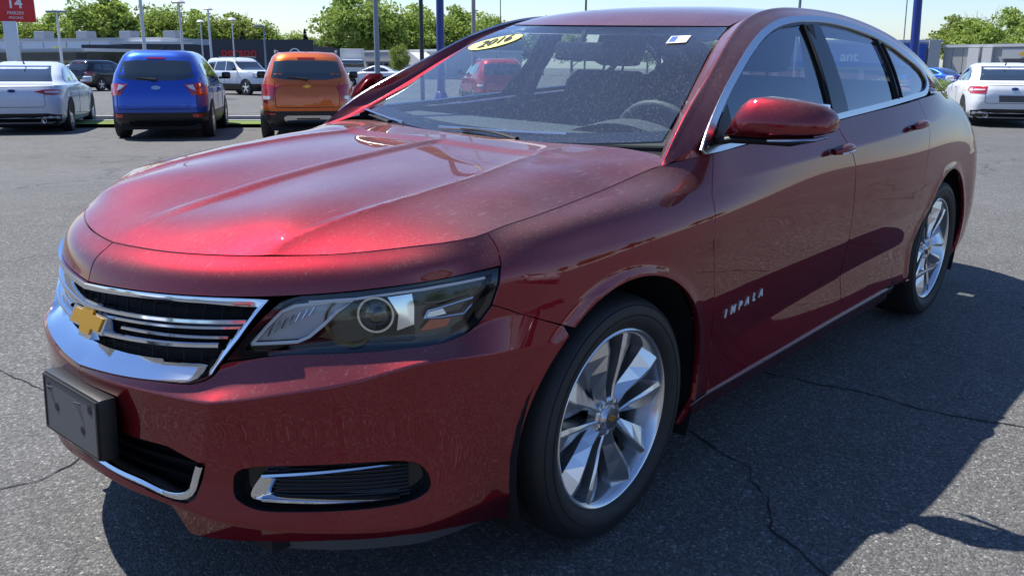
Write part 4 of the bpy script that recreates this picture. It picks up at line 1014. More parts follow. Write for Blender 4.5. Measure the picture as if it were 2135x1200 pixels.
MT['grass'] = t.done(t.bsdf(Base_Color=t.mix(t.noise(3, 5, .7), (.09, .15, .02), (.20, .26, .05)), Roughness=.9, Normal=t.bump(t.noise(40, 3), .8, .03)))
t = NT('concrete'); MT['concrete'] = t.done(t.bsdf(Base_Color=t.mix(t.noise(2.5, 5, .7), (.36, .35, .32), (.50, .48, .44)), Roughness=.85, Normal=t.bump(t.noise(60, 3), .3, .01)))
t = NT('worn_lot'); MT['road'] = t.done(t.bsdf(Base_Color=t.mix(t.noise(.25, 5, .65), (.17, .165, .155), (.27, .26, .245)), Roughness=.85, Normal=t.bump(t.noise(60, 3), .3, .01)))
da = np.array([-.803, .596]); dp = np.array([-.596, -.803])   # along the verge, away from the camera
def vg(s, tt): return np.array([-8.28, -19.91])+np.array([-.70, .714])*s+np.array([-.714, -.70])*tt
k0, k1 = vg(-30, 0), vg(75, 0)
strip('kerb', [vg(-30, .0), vg(75, .0)], .22, .10, MT['concrete'], .14) if 0 else strip('kerb', [vg(14, .0), vg(-30, .0)], .22, .10, MT['concrete'], .14)
strip('grass_verge', [vg(14, .22), vg(-30, .22)], 1.7, .085, MT['grass'])
strip('kerb', [vg(14, 1.92), vg(-30, 1.92)], .2, .10, MT['concrete'], .14)
strip('far_lot', [vg(30, 2.15), vg(-60, 2.15)], 55., .004, MT['road'])
# sealed joint and cracks near the car
def crack(P, w, name='crack'):
    rs = random.Random(len(P)); D = []; Q_ = [np.array(P[0], float)]
    for i in range(len(P)-1):
        a, b = np.array(P[i], float), np.array(P[i+1], float); n = max(1, int(np.linalg.norm(b-a)/.09))
        for k in range(1, n+1): Q_.append(a+(b-a)*k/n+(np.array([rs.uniform(-1, 1), rs.uniform(-1, 1)])*.018 if k < n else 0))
    P = Q_
    for i in range(len(P)-1):
        a, b = np.array(P[i], float), np.array(P[i+1], float); n = max(2, int(np.linalg.norm(b-a)/.03))
        for k in range(n): D.append(a+(b-a)*k/n+np.array([rs.uniform(-1, 1), rs.uniform(-1, 1)])*w*.9)
    D.append(np.array(P[-1], float)); L, Q = [], []
    for i, q in enumerate(D):
        t = D[min(i+1, len(D)-1)]-D[max(i-1, 0)]; t /= np.linalg.norm(t)+1e-9; nn = np.array([-t[1], t[0]]); ww = w*rs.uniform(.15, .75)
        L.append((*(q+nn*ww), float(gz(*q))+.003)); Q.append((*(q-nn*ww), float(gz(*q))+.003))
    return tag(MB().grid([L, Q]).build(name, MT['crack'], None, auto=0), kind='structure')
MT['crack'] = simple('crack_dark', (.016, .016, .018), .9)  # even dark tone of the thin crack ribbons
# ================= other vehicles =================
class Car:
    """levels: (z, front x, rear x, half width, corner exponent)"""
    def __init__(s, name, label, cat, lv, paint_, x, y, az, group=None):
        s.lv = np.array(lv, float); s.root = empty(name, label=label, cat=cat, group=group); s.p = paint_
        s.root.matrix_world = gmat(x, y, R(az))
        s.x, s.y = x, y
    def par(s, z): return [np.interp(z, s.lv[:, 0], s.lv[:, k]) for k in (1, 2, 3, 4)]
    def rear(s, sg=-1):
        def f(a, b):
            a = np.asarray(a, float); b = np.asarray(b, float); xf, xr, w, n = s.par(b); cx, hx = (xf+xr)/2, (xf-xr)/2
            return np.stack([cx+sg*hx*(1-np.clip(np.abs(a/w), 0, .995)**n)**(1/n), a, b], -1)
        return Surf(f, s.nrm(f, sg, 0), 1.)
    def side(s, sg):
        def f(a, b):
            a = np.asarray(a, float); b = np.asarray(b, float); xf, xr, w, n = s.par(b); cx, hx = (xf+xr)/2, (xf-xr)/2
            return np.stack([a, sg*w*(1-np.clip(np.abs((a-cx)/hx), 0, .995)**n)**(1/n), b], -1)
        return Surf(f, s.nrm(f, sg, 1), 1.)
    @staticmethod
    def nrm(f, sg, ax):
        def n(a, b):
            e = .01; q = np.cross(f(a+e, b)-f(a-e, b), f(a, b+e)-f(a, b-e)); q /= np.linalg.norm(q, axis=1, keepdims=True)+1e-9
            fl = np.sign(q[:, ax])*sg; fl[fl == 0] = 1; return q*fl[:, None]
        return n
    def body(s, zb, name='body', lo=None, mat=None, n=72):
        G = []; zz = sorted(set([z for z in s.lv[:, 0] if (lo is None or z >= lo) and z <= zb]+([lo] if lo else [])+[zb]))
        fine = []
        for a, b in zip(zz[:-1], zz[1:]): fine += list(np.linspace(a, b, 4)[:-1])
        fine.append(zz[-1])
        for z in fine:
            xf, xr, w, e = s.par(z); cx, hx = (xf+xr)/2, (xf-xr)/2; row = []
            for k in range(n+1):
                a = 2*math.pi*k/n; c_, s_ = math.cos(a), math.sin(a)
                row.append((cx+hx*math.copysign(abs(c_)**(2/e), c_), w*math.copysign(abs(s_)**(2/e), s_), z))
            G.append(row)
        b = MB(); b.grid(G)
        if zb >= s.lv[-1, 0]-.001:
            o = len(b.V); xf, xr, w, e = s.par(zb); top = [(x*.0+((xf+xr)/2)+(x-(xf+xr)/2)*.5, y*.5, zb+.018) for x, y, z in G[-1]]; b.grid([G[-1], top]); b.add(top, [tuple(range(len(top)-1))])
        ob = b.build(name, mat or s.p, s.root, auto=50)
        bm = bmesh.new(); bm.from_mesh(ob.data); bmesh.ops.remove_doubles(bm, verts=bm.verts, dist=1e-4); bm.to_mesh(ob.data); bm.free()
        return ob
    def pan(s, name, surf, poly, mat, parent=None, off=.006, flange=.01, grid=.12):
        return panel(name, surf, poly, mat, parent or s.root, gap=0, step=.06, grid=grid, flange=flange, off=off)
    def wheel(s, x, sg, r=.34, w=.22, track=.80, rim=None, dark=False):
        M_ = Matrix.Translation((x, sg*(track+w/2), r)) @ Matrix.Rotation(0 if sg > 0 else math.pi, 4, 'Z')
        wr = bpy.data.objects.new('wheel', None); COL.objects.link(wr); wr.parent = s.root; wr.matrix_local = M_
        key = ('bgw', round(r, 2), dark)
        if key not in CACHE:
            a = MB().lathe([(r*.66, 0), (r*.8, .012), (r*.95, .005), (r, -.03), (r, -w+.03), (r*.9, -w), (0, -w)], n=32).build('tyre', MT['tyre'], None, auto=50)
            b_ = MB().lathe([(r*.67, .0), (r*.64, .004), (r*.60, -.03), (r*.60, -.10), (0, -.10)], n=32).build('rim', MT['alloy_dark'] if not dark else MT['black'], None, auto=50)
            c_ = MB()
            for k in range(5):
                an = 2*math.pi*k/5; c_.box((0, 0, r*.32), (r*.20, .03, r*.62), M=Matrix.Rotation(an, 4, 'Y') @ Matrix.Translation((0, -.015, 0)))
            c_.lathe([(r*.17, -.0), (0, .004)], n=16); c_ = c_.build('spokes', MT['alloy'] if not dark else MT['trim'], None, auto=30)
            CACHE[key] = [a.data, b_.data, c_.data]
            for q in (a, b_, c_): bpy.data.objects.remove(q)
        for nm, me in zip(('tyre', 'rim', 'spokes'), CACHE[key]): obj(nm, me, wr)
        # dark arch opening on the body side
        cz = r; rr_ = r+.055; P = [(x+rr_*math.cos(a), max(s.lv[0, 0]+.01, cz+rr_*math.sin(a))) for a in np.linspace(R(-20), R(200), 20)]
        s.pan('wheel_arch', s.side(sg), P, MT['dark'], off=.004, flange=0)
CACHE = {}
def bgpaint(name, col, metal=.5, rough=.35): return paint(name, col, metal, rough, .12)
MT['bgwhite'] = simple('white_car_paint', (.72, .74, .76), .25, 0., Coat_Weight=.6)
MT['silverwhite'] = simple('pale_silver_paint', (.62, .67, .75), .25, .0, Coat_Weight=.6)
MT['blue'] = bgpaint('blue_car_paint', (.008, .07, .42), .55)
MT['orange'] = bgpaint('orange_car_paint', (.62, .12, .012), .5)
MT['bgblack'] = simple('black_car_paint', (.012, .013, .015), .15, 0., Coat_Weight=.6)
MT['bgred'] = bgpaint('plain_red_paint', (.45, .012, .012), .3)
MT['tail'] = simple('tail_lamp_red', (.45, .012, .015), .15, 0., Coat_Weight=1.)
MT['clear'] = simple('clear_lamp', (.75, .75, .75), .1, .3)
MT['privacy'] = simple('dark_window_glass', (.02, .028, .03), .04, 0., Coat_Weight=1., Specular_IOR_Level=1.)
SEDAN = [(.20, 2.20, -2.15, .84, 7), (.32, 2.38, -2.36, .905, 7), (.55, 2.43, -2.43, .925, 6.5), (.74, 2.36, -2.44, .925, 6), (.86, 2.15, -2.42, .915, 5.5), (.94, 1.60, -2.38, .90, 5), (.985, 1.20, -2.33, .88, 5), (1.01, 1.0, -2.0, .85, 5), (1.03, .93, -1.80, .83, 5), (1.20, .62, -1.48, .77, 5), (1.34, .30, -1.12, .70, 4.5), (1.42, .06, -.82, .64, 4), (1.465, -.18, -.52, .54, 3.5)]
def sedan(name, label, mat, x, y, az, rear_style=0, cat='car', group=None, sc_=1.):
    c = Car(name, label, cat, SEDAN, mat, x, y, az, group); c.body(1.465)
    rs = c.rear()
    c.pan('rear_window', rs, [(-.64, 1.06), (.64, 1.06), (.58, 1.22), (.52, 1.38), (-.52, 1.38), (-.58, 1.22)], MT['privacy'])
    for sg in sides:
        sd = c.side(sg)
        c.pan('front_side_window', sd, [(.70, 1.05), (.50, 1.18), (.20, 1.32), (-.02, 1.375), (-.24, 1.385), (-.26, 1.05)], MT['privacy'])
        c.pan('rear_side_window', sd, [(-.32, 1.05), (-.30, 1.385), (-.60, 1.36), (-.95, 1.28), (-1.22, 1.15), (-1.22, 1.06)], MT['privacy'])
        c.wheel(1.42, sg); c.wheel(-1.42, sg)
        for x0 in (.95, -.30, -1.25):
            f = sd.f(np.full(6, x0)-np.linspace(0, .08, 6), np.linspace(1.02, .34, 6)); MB().tube([tuple(q) for q in f], .005, n=4).build('door_line', MT['dark'], c.root)
        MB().tube([tuple(q+np.array([0, sg*.02, 0])) for q in sd.f(np.linspace(-.05, -.22, 4), np.full(4, .90))], .012, n=6).build('door_handle', mat, c.root)
        MB().box((.62, sg*.98, 1.08), (.10, .20, .13), bev=.04).box((.64, sg*.88, 1.04), (.05, .12, .04), bev=.01).build('wing_mirror', mat, c.root, auto=60)
        if rear_style == 0:
            P = [(sg*q, z) for q, z in ((.42, .865), (.60, .90), (.86, .90), (.885, .84), (.86, .79), (.62, .80))]
        else: P = [(sg*q, z) for q, z in ((.56, .93), (.86, .93), (.89, .84), (.86, .765), (.60, .77))]
        tl = c.pan('tail_lamp', rs, P, MT['tail'], off=.010)
        c.pan('tail_lamp_side', sd, [(-2.30, .90), (-2.05, .885), (-2.18, .80), (-2.32, .79)], MT['tail'], off=.010)
        Q = [(sg*q, z) for q, z in ((.60, .865), (.80, .868), (.82, .835), (.62, .84))]
        c.pan('reversing_lamp', rs, Q, MT['clear'], tl, off=.016)
        c.pan('headlight', c.rear(1), [(sg*q, z) for q, z in ((.45, .70), (.85, .80), (.88, .72), (.80, .66))], MT['clear'], off=.008)
        MB().lathe([(.045, -2.46), (.05, -2.46), (.05, -2.30), (.04, -2.30)], n=14, M=Matrix.Translation((0, sg*.55, .27)) @ Matrix.Rotation(R(-90), 4, 'Z')).build('exhaust_tip', MT['chrome'], c.root)
    c.pan('bumper_insert', rs, [(-.80, .24), (.80, .24), (.84, .38), (.62, .42), (-.62, .42), (-.84, .38)], MT['black'], off=.008)
    c.pan('plate_recess', rs, [(-.30, .58), (.30, .58), (.32, .73), (-.32, .73)], MT['trim'] if rear_style else mat, off=.004)
    b = MB()
    rf = rs.f; P = rf(np.linspace(-.88, .88, 21), np.full(21, .955)); b.tube([tuple(q) for q in P], .007, n=4)
    P = rf(np.r_[np.full(5, -.60), np.linspace(-.56, .56, 12), np.full(5, .60)], np.r_[np.linspace(.90, .60, 5), np.full(12, .55), np.linspace(.60, .90, 5)]); b.tube([tuple(q) for q in P], .005, n=4)
    b.build('trunk_seam', MT['dark'], c.root)
    c.pan('emblem', rs, [(.075*math.cos(a), .875+.03*math.sin(a)) for a in np.linspace(0, 2*math.pi, 17)[:-1]], simple('emblem_blue', (.02, .04, .15), .2), off=.012)
    MB().tube([(-1.0, 0, 1.42), (-1.12, 0, 1.50)], [.02, .008], n=6).build('roof_antenna', MT['black'], c.root)
    MB().box((0, 0, .21), (4.2, 1.5, .12)).build('underbody', MT['dark'], c.root)
    return c
def suv(name, label, mat, x, y, az, lv, k, cat='suv', group=None, front=False):
    """k: dict of dimensions"""
    c = Car(name, label, cat, lv, mat, x, y, az, group); top = lv[-1][0]; cl = k['clad']; c.body(top, lo=cl); c.body(cl, 'lower_cladding', mat=MT['black'])
    rs = c.rear(); b0, b1 = k['belt'], k['top']
    c.pan('rear_window', rs, [(-k['rw'], b0+.05), (-k['rw']*.55, b0), (k['rw']*.55, b0), (k['rw'], b0+.05), (k['rw']*.90, b1-.02), (k['rw']*.55, b1), (-k['rw']*.55, b1), (-k['rw']*.90, b1-.02)], MT['privacy'])
    for sg in sides:
        sd = c.side(sg); xf, xr = k['gl']
        c.pan('front_side_window', sd, [(xf, b0), (xf-.28, b1-.14), (xf-.42, b1-.03), (-.18+k.get('s', 0), b1), (-.16+k.get('s', 0), b0)], MT['privacy'])
        c.pan('rear_side_window', sd, [(-.24+k.get('s', 0), b0), (-.25+k.get('s', 0), b1), (-.95, b1-.02), (-1.08, b0+.02)], MT['privacy'])
        c.pan('quarter_window', sd, [(-1.16, b0+.04), (-1.05, b1-.03), (xr+.16, b1-.06), (xr+.05, b0+.12)], MT['privacy'])
        c.wheel(k['fx'], sg, k['r'], .23, k.get('tr', .80), dark=k.get('dark', False)); c.wheel(k['rx'], sg, k['r'], .23, k.get('tr', .80), dark=k.get('dark', False))
        for x0 in (.75, -.22, -1.10):
            f = sd.f(np.full(6, x0)-np.linspace(0, .06, 6), np.linspace(b0-.04, cl+.03, 6)); MB().tube([tuple(q) for q in f], .006, n=4).build('door_line', MT['dark'], c.root)
        for x0 in (-.12, -1.0): MB().tube([tuple(q+np.array([0, sg*.02, 0])) for q in sd.f(np.linspace(x0, x0+.18, 4), np.full(4, b0-.12))], .013, n=6).build('door_handle', mat, c.root)
        MB().box((xf+.02, sg*(k['w']+.10), b0+.07), (.11, .19, .15), bev=.04).box((xf+.04, sg*(k['w']+.0), b0+.02), (.06, .12, .05), bev=.01).build('wing_mirror', MT['gloss'], c.root, auto=60)
        if not front:
            tl = c.pan('tail_lamp', rs, [(sg*q, z) for q, z in k['tail']], MT['tail'], off=.014, flange=.02)
            if k.get('tails'): c.pan('tail_lamp_side', sd, k['tails'], MT['tail'], off=.012)
            if k.get('rev'): c.pan('reversing_lamp', rs, [(sg*q, z) for q, z in k['rev']], k.get('revm', MT['clear']), tl, off=.020)
            c.pan('bumper_reflector', rs, [(sg*q, z) for q, z in k['refl']], MT['tail'], off=.012)
        if k.get('rails'): MB().tube([(.35, sg*.60, top-.01), (.25, sg*.60, top+.045), (-1.0, sg*.60, top+.04), (-1.15, sg*.59, top-.02)], .02, n=6).build('roof_rail', MT['trim'], c.root)
    if not front:
        b = MB(); P = rs.f(np.r_[np.full(5, -k['gw']), np.linspace(-k['gw']*.95, k['gw']*.95, 12), np.full(5, k['gw'])], np.r_[np.linspace(b0-.05, cl+.12, 5), np.full(12, cl+.07), np.linspace(cl+.12, b0-.05, 5)]); b.tube([tuple(q) for q in P], .007, n=4); b.build('tailgate_seam', MT['dark'], c.root)
        P = rs.f(np.linspace(-.02, .36, 6), np.linspace(b0+.015, b0+.055, 6))+np.array([-.03, 0, 0]); MB().tube([tuple(q) for q in P], [.03, .03, .018, .014, .012, .008], n=6).build('rear_wiper', MT['black'], c.root)
        c.pan('plate_recess', rs, [(-.27, k['pz']-.07), (.27, k['pz']-.07), (.30, k['pz']+.09), (-.30, k['pz']+.09)], k.get('pm', mat), off=.003)
        c.pan('brake_light', rs, [(-.16, b1+.03), (.16, b1+.03), (.16, b1+.055), (-.16, b1+.055)], MT['tail'], off=.008)
        MB().tube([(-.9, 0, top), (-1.02, 0, top+.07)], [.03, .01], n=6).build('roof_antenna', MT['black'], c.root)
    MB().box((0, 0, .27), (k['L']-.5, 1.45, .16)).build('underbody', MT['dark'], c.root)
    return c
# white sedan, left edge
HD = 233
def at_rear(x, y, az, L): return x+math.cos(R(az))*L/2, y+math.sin(R(az))*L/2
fx, fy = -6.95, -19.05
c = sedan('parked_car', 'pale silver sedan with narrow red tail lamps, leftmost of the parked row', MT['silverwhite'], -6.72, -19.75, 237, 0)
# blue suv
ESC = [(.24, 1.95, -2.00, .84, 7), (.38, 2.18, -2.20, .90, 7), (.60, 2.24, -2.26, .915, 6.5), (.85, 2.18, -2.24, .92, 6), (1.00, 1.75, -2.20, .91, 6), (1.08, 1.25, -2.17, .885, 6), (1.25, .95, -2.10, .83, 6.5), (1.45, .60, -1.97, .74, 6), (1.58, .32, -1.88, .67, 5.5), (1.64, .10, -1.80, .61, 5), (1.675, -.1, -1.68, .53, 4.5)]
kb = dict(L=4.52, w=.92, clad=.52, belt=1.12, top=1.49, rw=.68, gl=(.78, -1.72), fx=1.36, rx=-1.33, r=.35, tail=[(.52, 1.03), (.66, 1.06), (.86, 1.05), (.875, .98), (.86, .84), (.70, .84), (.66, .93)], tails=[(-2.18, 1.05), (-1.98, 1.02), (-2.05, .86), (-2.2, .84)], rev=[(.55, 1.02), (.66, 1.04), (.70, .93), (.62, .96)], refl=[(.60, .50), (.80, .50), (.82, .44), (.62, .44)], rails=False, gw=.72, pz=.66)
kb['refl'] = [(.62, .49), (.80, .49), (.80, .43), (.64, .43)]
ex_c, ey_c = -8.02, -16.0
c = suv('parked_car', 'bright blue suv with black lower bumper, second of the parked row', MT['blue'], ex_c, ey_c, HD, ESC, kb)
c.pan('emblem', c.rear(), [(.085*math.cos(a), .985+.035*math.sin(a)) for a in np.linspace(0, 2*math.pi, 17)[:-1]], MT['satin'], off=.012)
c.pan('lower_bumper_face', c.rear(), [(-.55, .30), (.55, .30), (.50, .40), (-.50, .40)], MT['gloss'], off=.010)
# orange suv
TRX = [(.24, 1.85, -1.88, .80, 7), (.38, 2.05, -2.08, .86, 7), (.60, 2.10, -2.13, .885, 6.5), (.85, 2.05, -2.12, .89, 6), (1.00, 1.70, -2.08, .885, 6), (1.08, 1.20, -2.05, .86, 6), (1.25, .95, -2.00, .80, 6.5), (1.45, .62, -1.88, .71, 6), (1.56, .35, -1.80, .66, 5.5), (1.62, .12, -1.72, .60, 5), (1.65, -.1, -1.65, .54, 4)]
ko = dict(L=4.25, w=.89, clad=.56, belt=1.14, top=1.50, rw=.66, gl=(.76, -1.62), fx=1.28, rx=-1.27, r=.335, tail=[(.60, 1.02), (.72, 1.06), (.85, 1.04), (.865, .84), (.84, .74), (.66, .76)], tails=[(-2.06, 1.05), (-1.90, 1.0), (-1.95, .80), (-2.08, .74)], rev=[(.68, .84), (.83, .84), (.82, .77), (.69, .78)], refl=[(.60, .52), (.78, .53), (.78, .50), (.62, .49)], rails=True, gw=.60, pz=.78, pm=MT['orange'])
c = suv('parked_car', 'orange compact suv with grey roof rails and silver skid plate', MT['orange'], -9.85, -13.75, HD, TRX, ko)
rs = c.rear()
c.pan('skid_plate', rs, [(-.42, .35), (.42, .35), (.46, .44), (.40, .48), (-.40, .48), (-.46, .44)], MT['satin'], off=.02, flange=.02)
c.pan('skid_plate_slot', rs, [(-.22, .41), (.22, .41), (.22, .43), (-.22, .43)], MT['black'], off=.03, flange=0)
c.pan('chrome_bar', rs, [(-.50, 1.04), (.50, 1.04), (.50, 1.06), (-.50, 1.06)], MT['orange'], off=.03, flange=.03)
P, = rs.f(np.array([0.]), np.array([1.02])); MB().prism([(q[0]*1.0, q[1]*1.) for q in bow(1.)], (Vector(P)+Vector((-.02, 0, 0)), Vector((0, -1, 0)), Vector((0, 0, 1)), Vector((-1, 0, 0))), .02).build('emblem', MT['gold'], c.root)
MB().tube([(-1.8, 0, .20), (-1.8, .25, .22), (-1.75, -.25, .22)], .05, n=8).build('silencer', MT['alloy_dark'], c.root)
c = suv('parked_car', 'red suv seen through the windshield of the dark red sedan', MT['bgred'], -21.6, -19.1, HD, TRX, dict(ko, pm=MT['bgred']))
# pale suv seen from the front
BRO = [(.28, 2.02, -1.95, .84, 7), (.42, 2.16, -2.15, .90, 7), (.65, 2.20, -2.18, .92, 6.5), (.95, 2.18, -2.18, .92, 6.5), (1.10, 2.05, -2.15, .91, 6), (1.16, 1.10, -2.12, .88, 6), (1.30, .82, -2.08, .84, 6), (1.50, .58, -2.02, .79, 6), (1.68, .38, -1.96, .73, 5.5), (1.75, .25, -1.88, .66, 5), (1.79, 0, -1.70, .55, 4.5)]
kk = dict(L=4.4, w=.92, clad=.55, belt=1.18, top=1.62, rw=.66, gl=(.66, -1.78), fx=1.34, rx=-1.33, r=.37, rails=True, dark=False)
c = suv('parked_car', 'pale silver boxy suv facing us with a black grille band, beyond the grass verge', MT['silverwhite'], -23.9, -38.1, 95, BRO, kk, front=True)
fs = c.rear(1)
c.pan('windshield', fs, [(-.74, 1.21), (.74, 1.21), (.68, 1.60), (-.68, 1.60)], MT['privacy'])
gl_ = c.pan('grille', fs, [(-.82, .82), (.82, .82), (.84, 1.03), (-.84, 1.03)], MT['black'], off=.012)
for sg in sides: c.pan('headlight', fs, [(sg*q, z) for q, z in ((.52, .86), (.82, .86), (.83, 1.0), (.52, 1.0))], MT['clear'], gl_, off=.02)
text_mesh('BRONCO', .13, .004, 'grille_lettering', MT['satin'], gl_, (fs.f(np.array([0.]), np.array([.92]))[0]+np.array([.02, 0, 0]), (0, 1, 0), (0, 0, 1)))
c.pan('skid_plate', fs, [(-.35, .36), (.35, .36), (.40, .50), (-.40, .50)], MT['satin'], off=.02)
# white sedan on the right
c = sedan('parked_car', 'white sedan on the right with wide red tail lamps and twin exhaust tips', MT['bgwhite'], -24.9, -3.95, 203, 1)
c.root.scale = (1.06, 1.04, 1.05)
# small far cars
c = suv('parked_car', 'black suv behind the pale sedan on the left, its side towards us', MT['bgblack'], -22.4, -50.0, 205, ESC, kb)
for (x, y, az, m, lab) in ((-24.5, -59.0, 310, 'bgwhite', 'white sedan beyond the far verge, beside the black suv'), (-27.6, -63.0, 300, 'bgwhite', 'white car mostly hidden behind another white sedan, roof just showing'), (-29.8, -61.5, 300, 'silverwhite', 'pale grey car behind the blue suv, at the end of the far row'),
                           (-40.6, -47.6, 305, 'bgwhite', 'small white hatchback passing behind the grey pole near the tan lot'), (-62, -16.4, 250, 'blue', 'blue car roof showing over the hedge by the blue building'), (-64.5, -14.0, 245, 'bgblack', 'black car behind the hedge beside the white sedan')):
    sedan('parked_car', lab, MT[m], x, y, az, 0, group=None)
# unseen cars added beside and behind the camera for the paint to reflect
for (x, y, az, m, lab) in ((-3.5, 10.5, 85, 'bgwhite', 'white sedan added unseen beside the red sedan for reflections'), (3.2, 11.5, 92, 'bgblack', 'black sedan added unseen left of the camera for reflections'), (9.5, 3.0, 170, 'bgred', 'red sedan added unseen ahead of the dark red one for reflections'), (9.8, -3.4, 170, 'bgwhite', 'white sedan added unseen ahead of the dark red one for reflections')):
    sedan('parked_car', lab, MT[m], x, y, az, 0)
# ================= poles, signs, buildings, trees =================
MT['polewhite'] = simple('pale_pole_paint', (.62, .64, .66), .45)
MT['polegrey'] = simple('galvanised_pole', (.22, .25, .30), .45, .2)
MT['poleblue'] = simple('blue_pole_paint', (.012, .03, .22), .3)
MT['polegreen'] = simple('dark_green_pole', (.012, .03, .03), .4)
MT['poletan'] = simple('weathered_pole', (.30, .30, .29), .6)
def pole(name, label, x, y, h, r, mat, heads=(), base=None, lean=0., group=None, cat='light pole'):
    e = empty(name, label=label, cat=cat, group=group); e.matrix_world = gmat(x, y) @ Matrix.Rotation(lean, 4, Vector((.65, .76, 0)).cross(Vector((0, 0, 1))))
    MB().tube([(0, 0, 0), (0, 0, h*.5), (0, 0, h)], [r, r*.88, r*.72], n=16).build('mast', mat, e)
    for (dx, kind) in heads:   # offset along the picture's width
        ux, uy = -.65*dx, .76*dx
        if kind == 'box':
            hd = MB().box((0, 0, 0), (.62, .36, .13), bev=.04, M=Matrix.Translation((ux, uy, h)) @ Matrix.Rotation(math.atan2(.76, -.65), 4, 'Z')).build('lamp_head', MT['polegrey'], e)
        else:
            hd = MB().lathe([(0, .12), (.25, .08), (.40, -.08), (.36, -.14), (0, -.12)], n=20, axis='Z', M=Matrix.Translation((ux, uy, h))).build('lamp_head', MT['polewhite'], e)
        if abs(dx) > .1: MB().tube([(0, 0, h-.05), (ux, uy, h-.02)], .04, n=6).build('arm', mat, e)
    if base: MB().lathe([(0, base[1]), (base[0]*.94, base[1]), (base[0], base[1]-.05), (base[0], -.1)], n=28, axis='Z').build('concrete_base', MT['concrete'], e); MB().lathe([(r*1.9, base[1]), (r*1.9, base[1]+.05), (r*1.2, base[1]+.28), (r, base[1]+.30)], n=20, axis='Z').build('base_cover', mat, e)
    return e
gl = 'lot light poles'
pole('light_pole', 'white light pole with two grey box lamp heads, just right of the red sign', -25.16, -61.9, 4.9, .10, MT['polewhite'], ((-.36, 'box'), (.36, 'box')), group=gl, lean=0)
pole('light_pole', 'tall white pole rising above the blue suv and out of the frame', -18.6, -37.6, 9, .085, MT['polewhite'], ((0, 'disc'),), group=gl)
pole('light_pole', 'white pole whose lamp head touches the top edge of the picture', -28.0, -51.0, 5.28, .085, MT['polewhite'], ((0, 'disc'),), group=gl)
pole('light_pole', 'white pole with a round lamp head, right of the pole that reaches the top edge', -40.4, -68.4, 6.1, .11, MT['polewhite'], ((0, 'disc'),), group=gl)
pole('light_pole', 'short thin white pole with a small round head between two taller lamp poles', -48.2, -83.0, 5.8, .08, MT['polewhite'], ((0, 'disc'),), group=gl)
pole('light_pole', 'thin white pole with round head in front of the bare pale tree', -44.5, -71.4, 5.5, .07, MT['polewhite'], ((0, 'disc'),), group=gl)
pole('light_pole', 'thin grey pole with one side arm, left of the orange suv', -34.15, -51.2, 4.0, .07, MT['polegrey'], ((-.30, 'box'),), group=gl)
pole('sign_pole', 'thick blue-grey post behind the orange suv, cut by the top edge', -25.2, -29.3, 9, .125, MT['polegrey'], cat='pole')
pole('sign_pole', 'dark green post between the blue-grey one and the blue one', -21.6, -22.6, 9, .085, MT['polegreen'], cat='pole')
pole('sign_pole', 'dark blue post standing on a round concrete footing, seen through the windshield', -15.9, -15.85, 9, .115, MT['poleblue'], base=(.36, .42), cat='pole')
pole('sign_pole', 'pale weathered post just left of the red car roof', -20.9, -19.3, 9, .075, MT['poletan'], cat='pole')
pole('sign_pole', 'very thin dark post above the windshield sticker', -45.08, -39.53, 9, .035, MT['polegreen'], cat='pole')
pole('sign_pole', 'thin dark post above the middle of the red car roof', -32.0, -22.75, 9, .05, MT['polegreen'], cat='pole')
pole('sign_pole', 'thin grey post above the driver side of the red car roof', -38.4, -15.46, 9, .07, MT['polegrey'], cat='pole')
pole('sign_pole', 'thick bright blue leaning post behind the trunk of the red sedan', -30.4, -7.75, 9, .155, MT['poleblue'], lean=R(3.0), cat='pole')
e = pole('flag_rope', 'thin halyard hanging beside the leaning blue post', -30.3, -8.1, 9, .02, MT['polegrey'], lean=R(2.2), cat='rope')
# red price sign
e = empty('price_sign', label='red roadside sign reading 14 on a white pillar, cut by the left edge', cat='sign'); e.matrix_world = gmat(-16.75, -47.9, R(-118+90))
MT['signred'] = simple('sign_red', (.62, .015, .02), .4)
bd = MB().box((-.45, 0, 4.25), (1.75, .25, 1.45), bev=.03).build('sign_panel', MT['signred'], e); MB().box((-.12, 0, 1.75), (.62, .5, 3.6), bev=.02).build('pillar', MT['bgwhite'], e)
F_ = lambda x, z: ((x, .135, z), (-1, 0, 0), (0, 0, 1))
e2 = [text_mesh('14', .72, .004, 'sign_lettering', MT['white'], bd, F_(-.45, 4.42), bold=.012), text_mesh('99', .30, .004, 'sign_lettering', MT['white'], bd, F_(-1.02+1.9, 4.56), bold=.006) if 0 else None, text_mesh('FREEZER', .20, .004, 'sign_lettering', MT['white'], bd, F_(-.45, 3.95)), text_mesh('PRICING', .17, .004, 'sign_lettering', MT['white'], bd, F_(-.45, 3.72))]
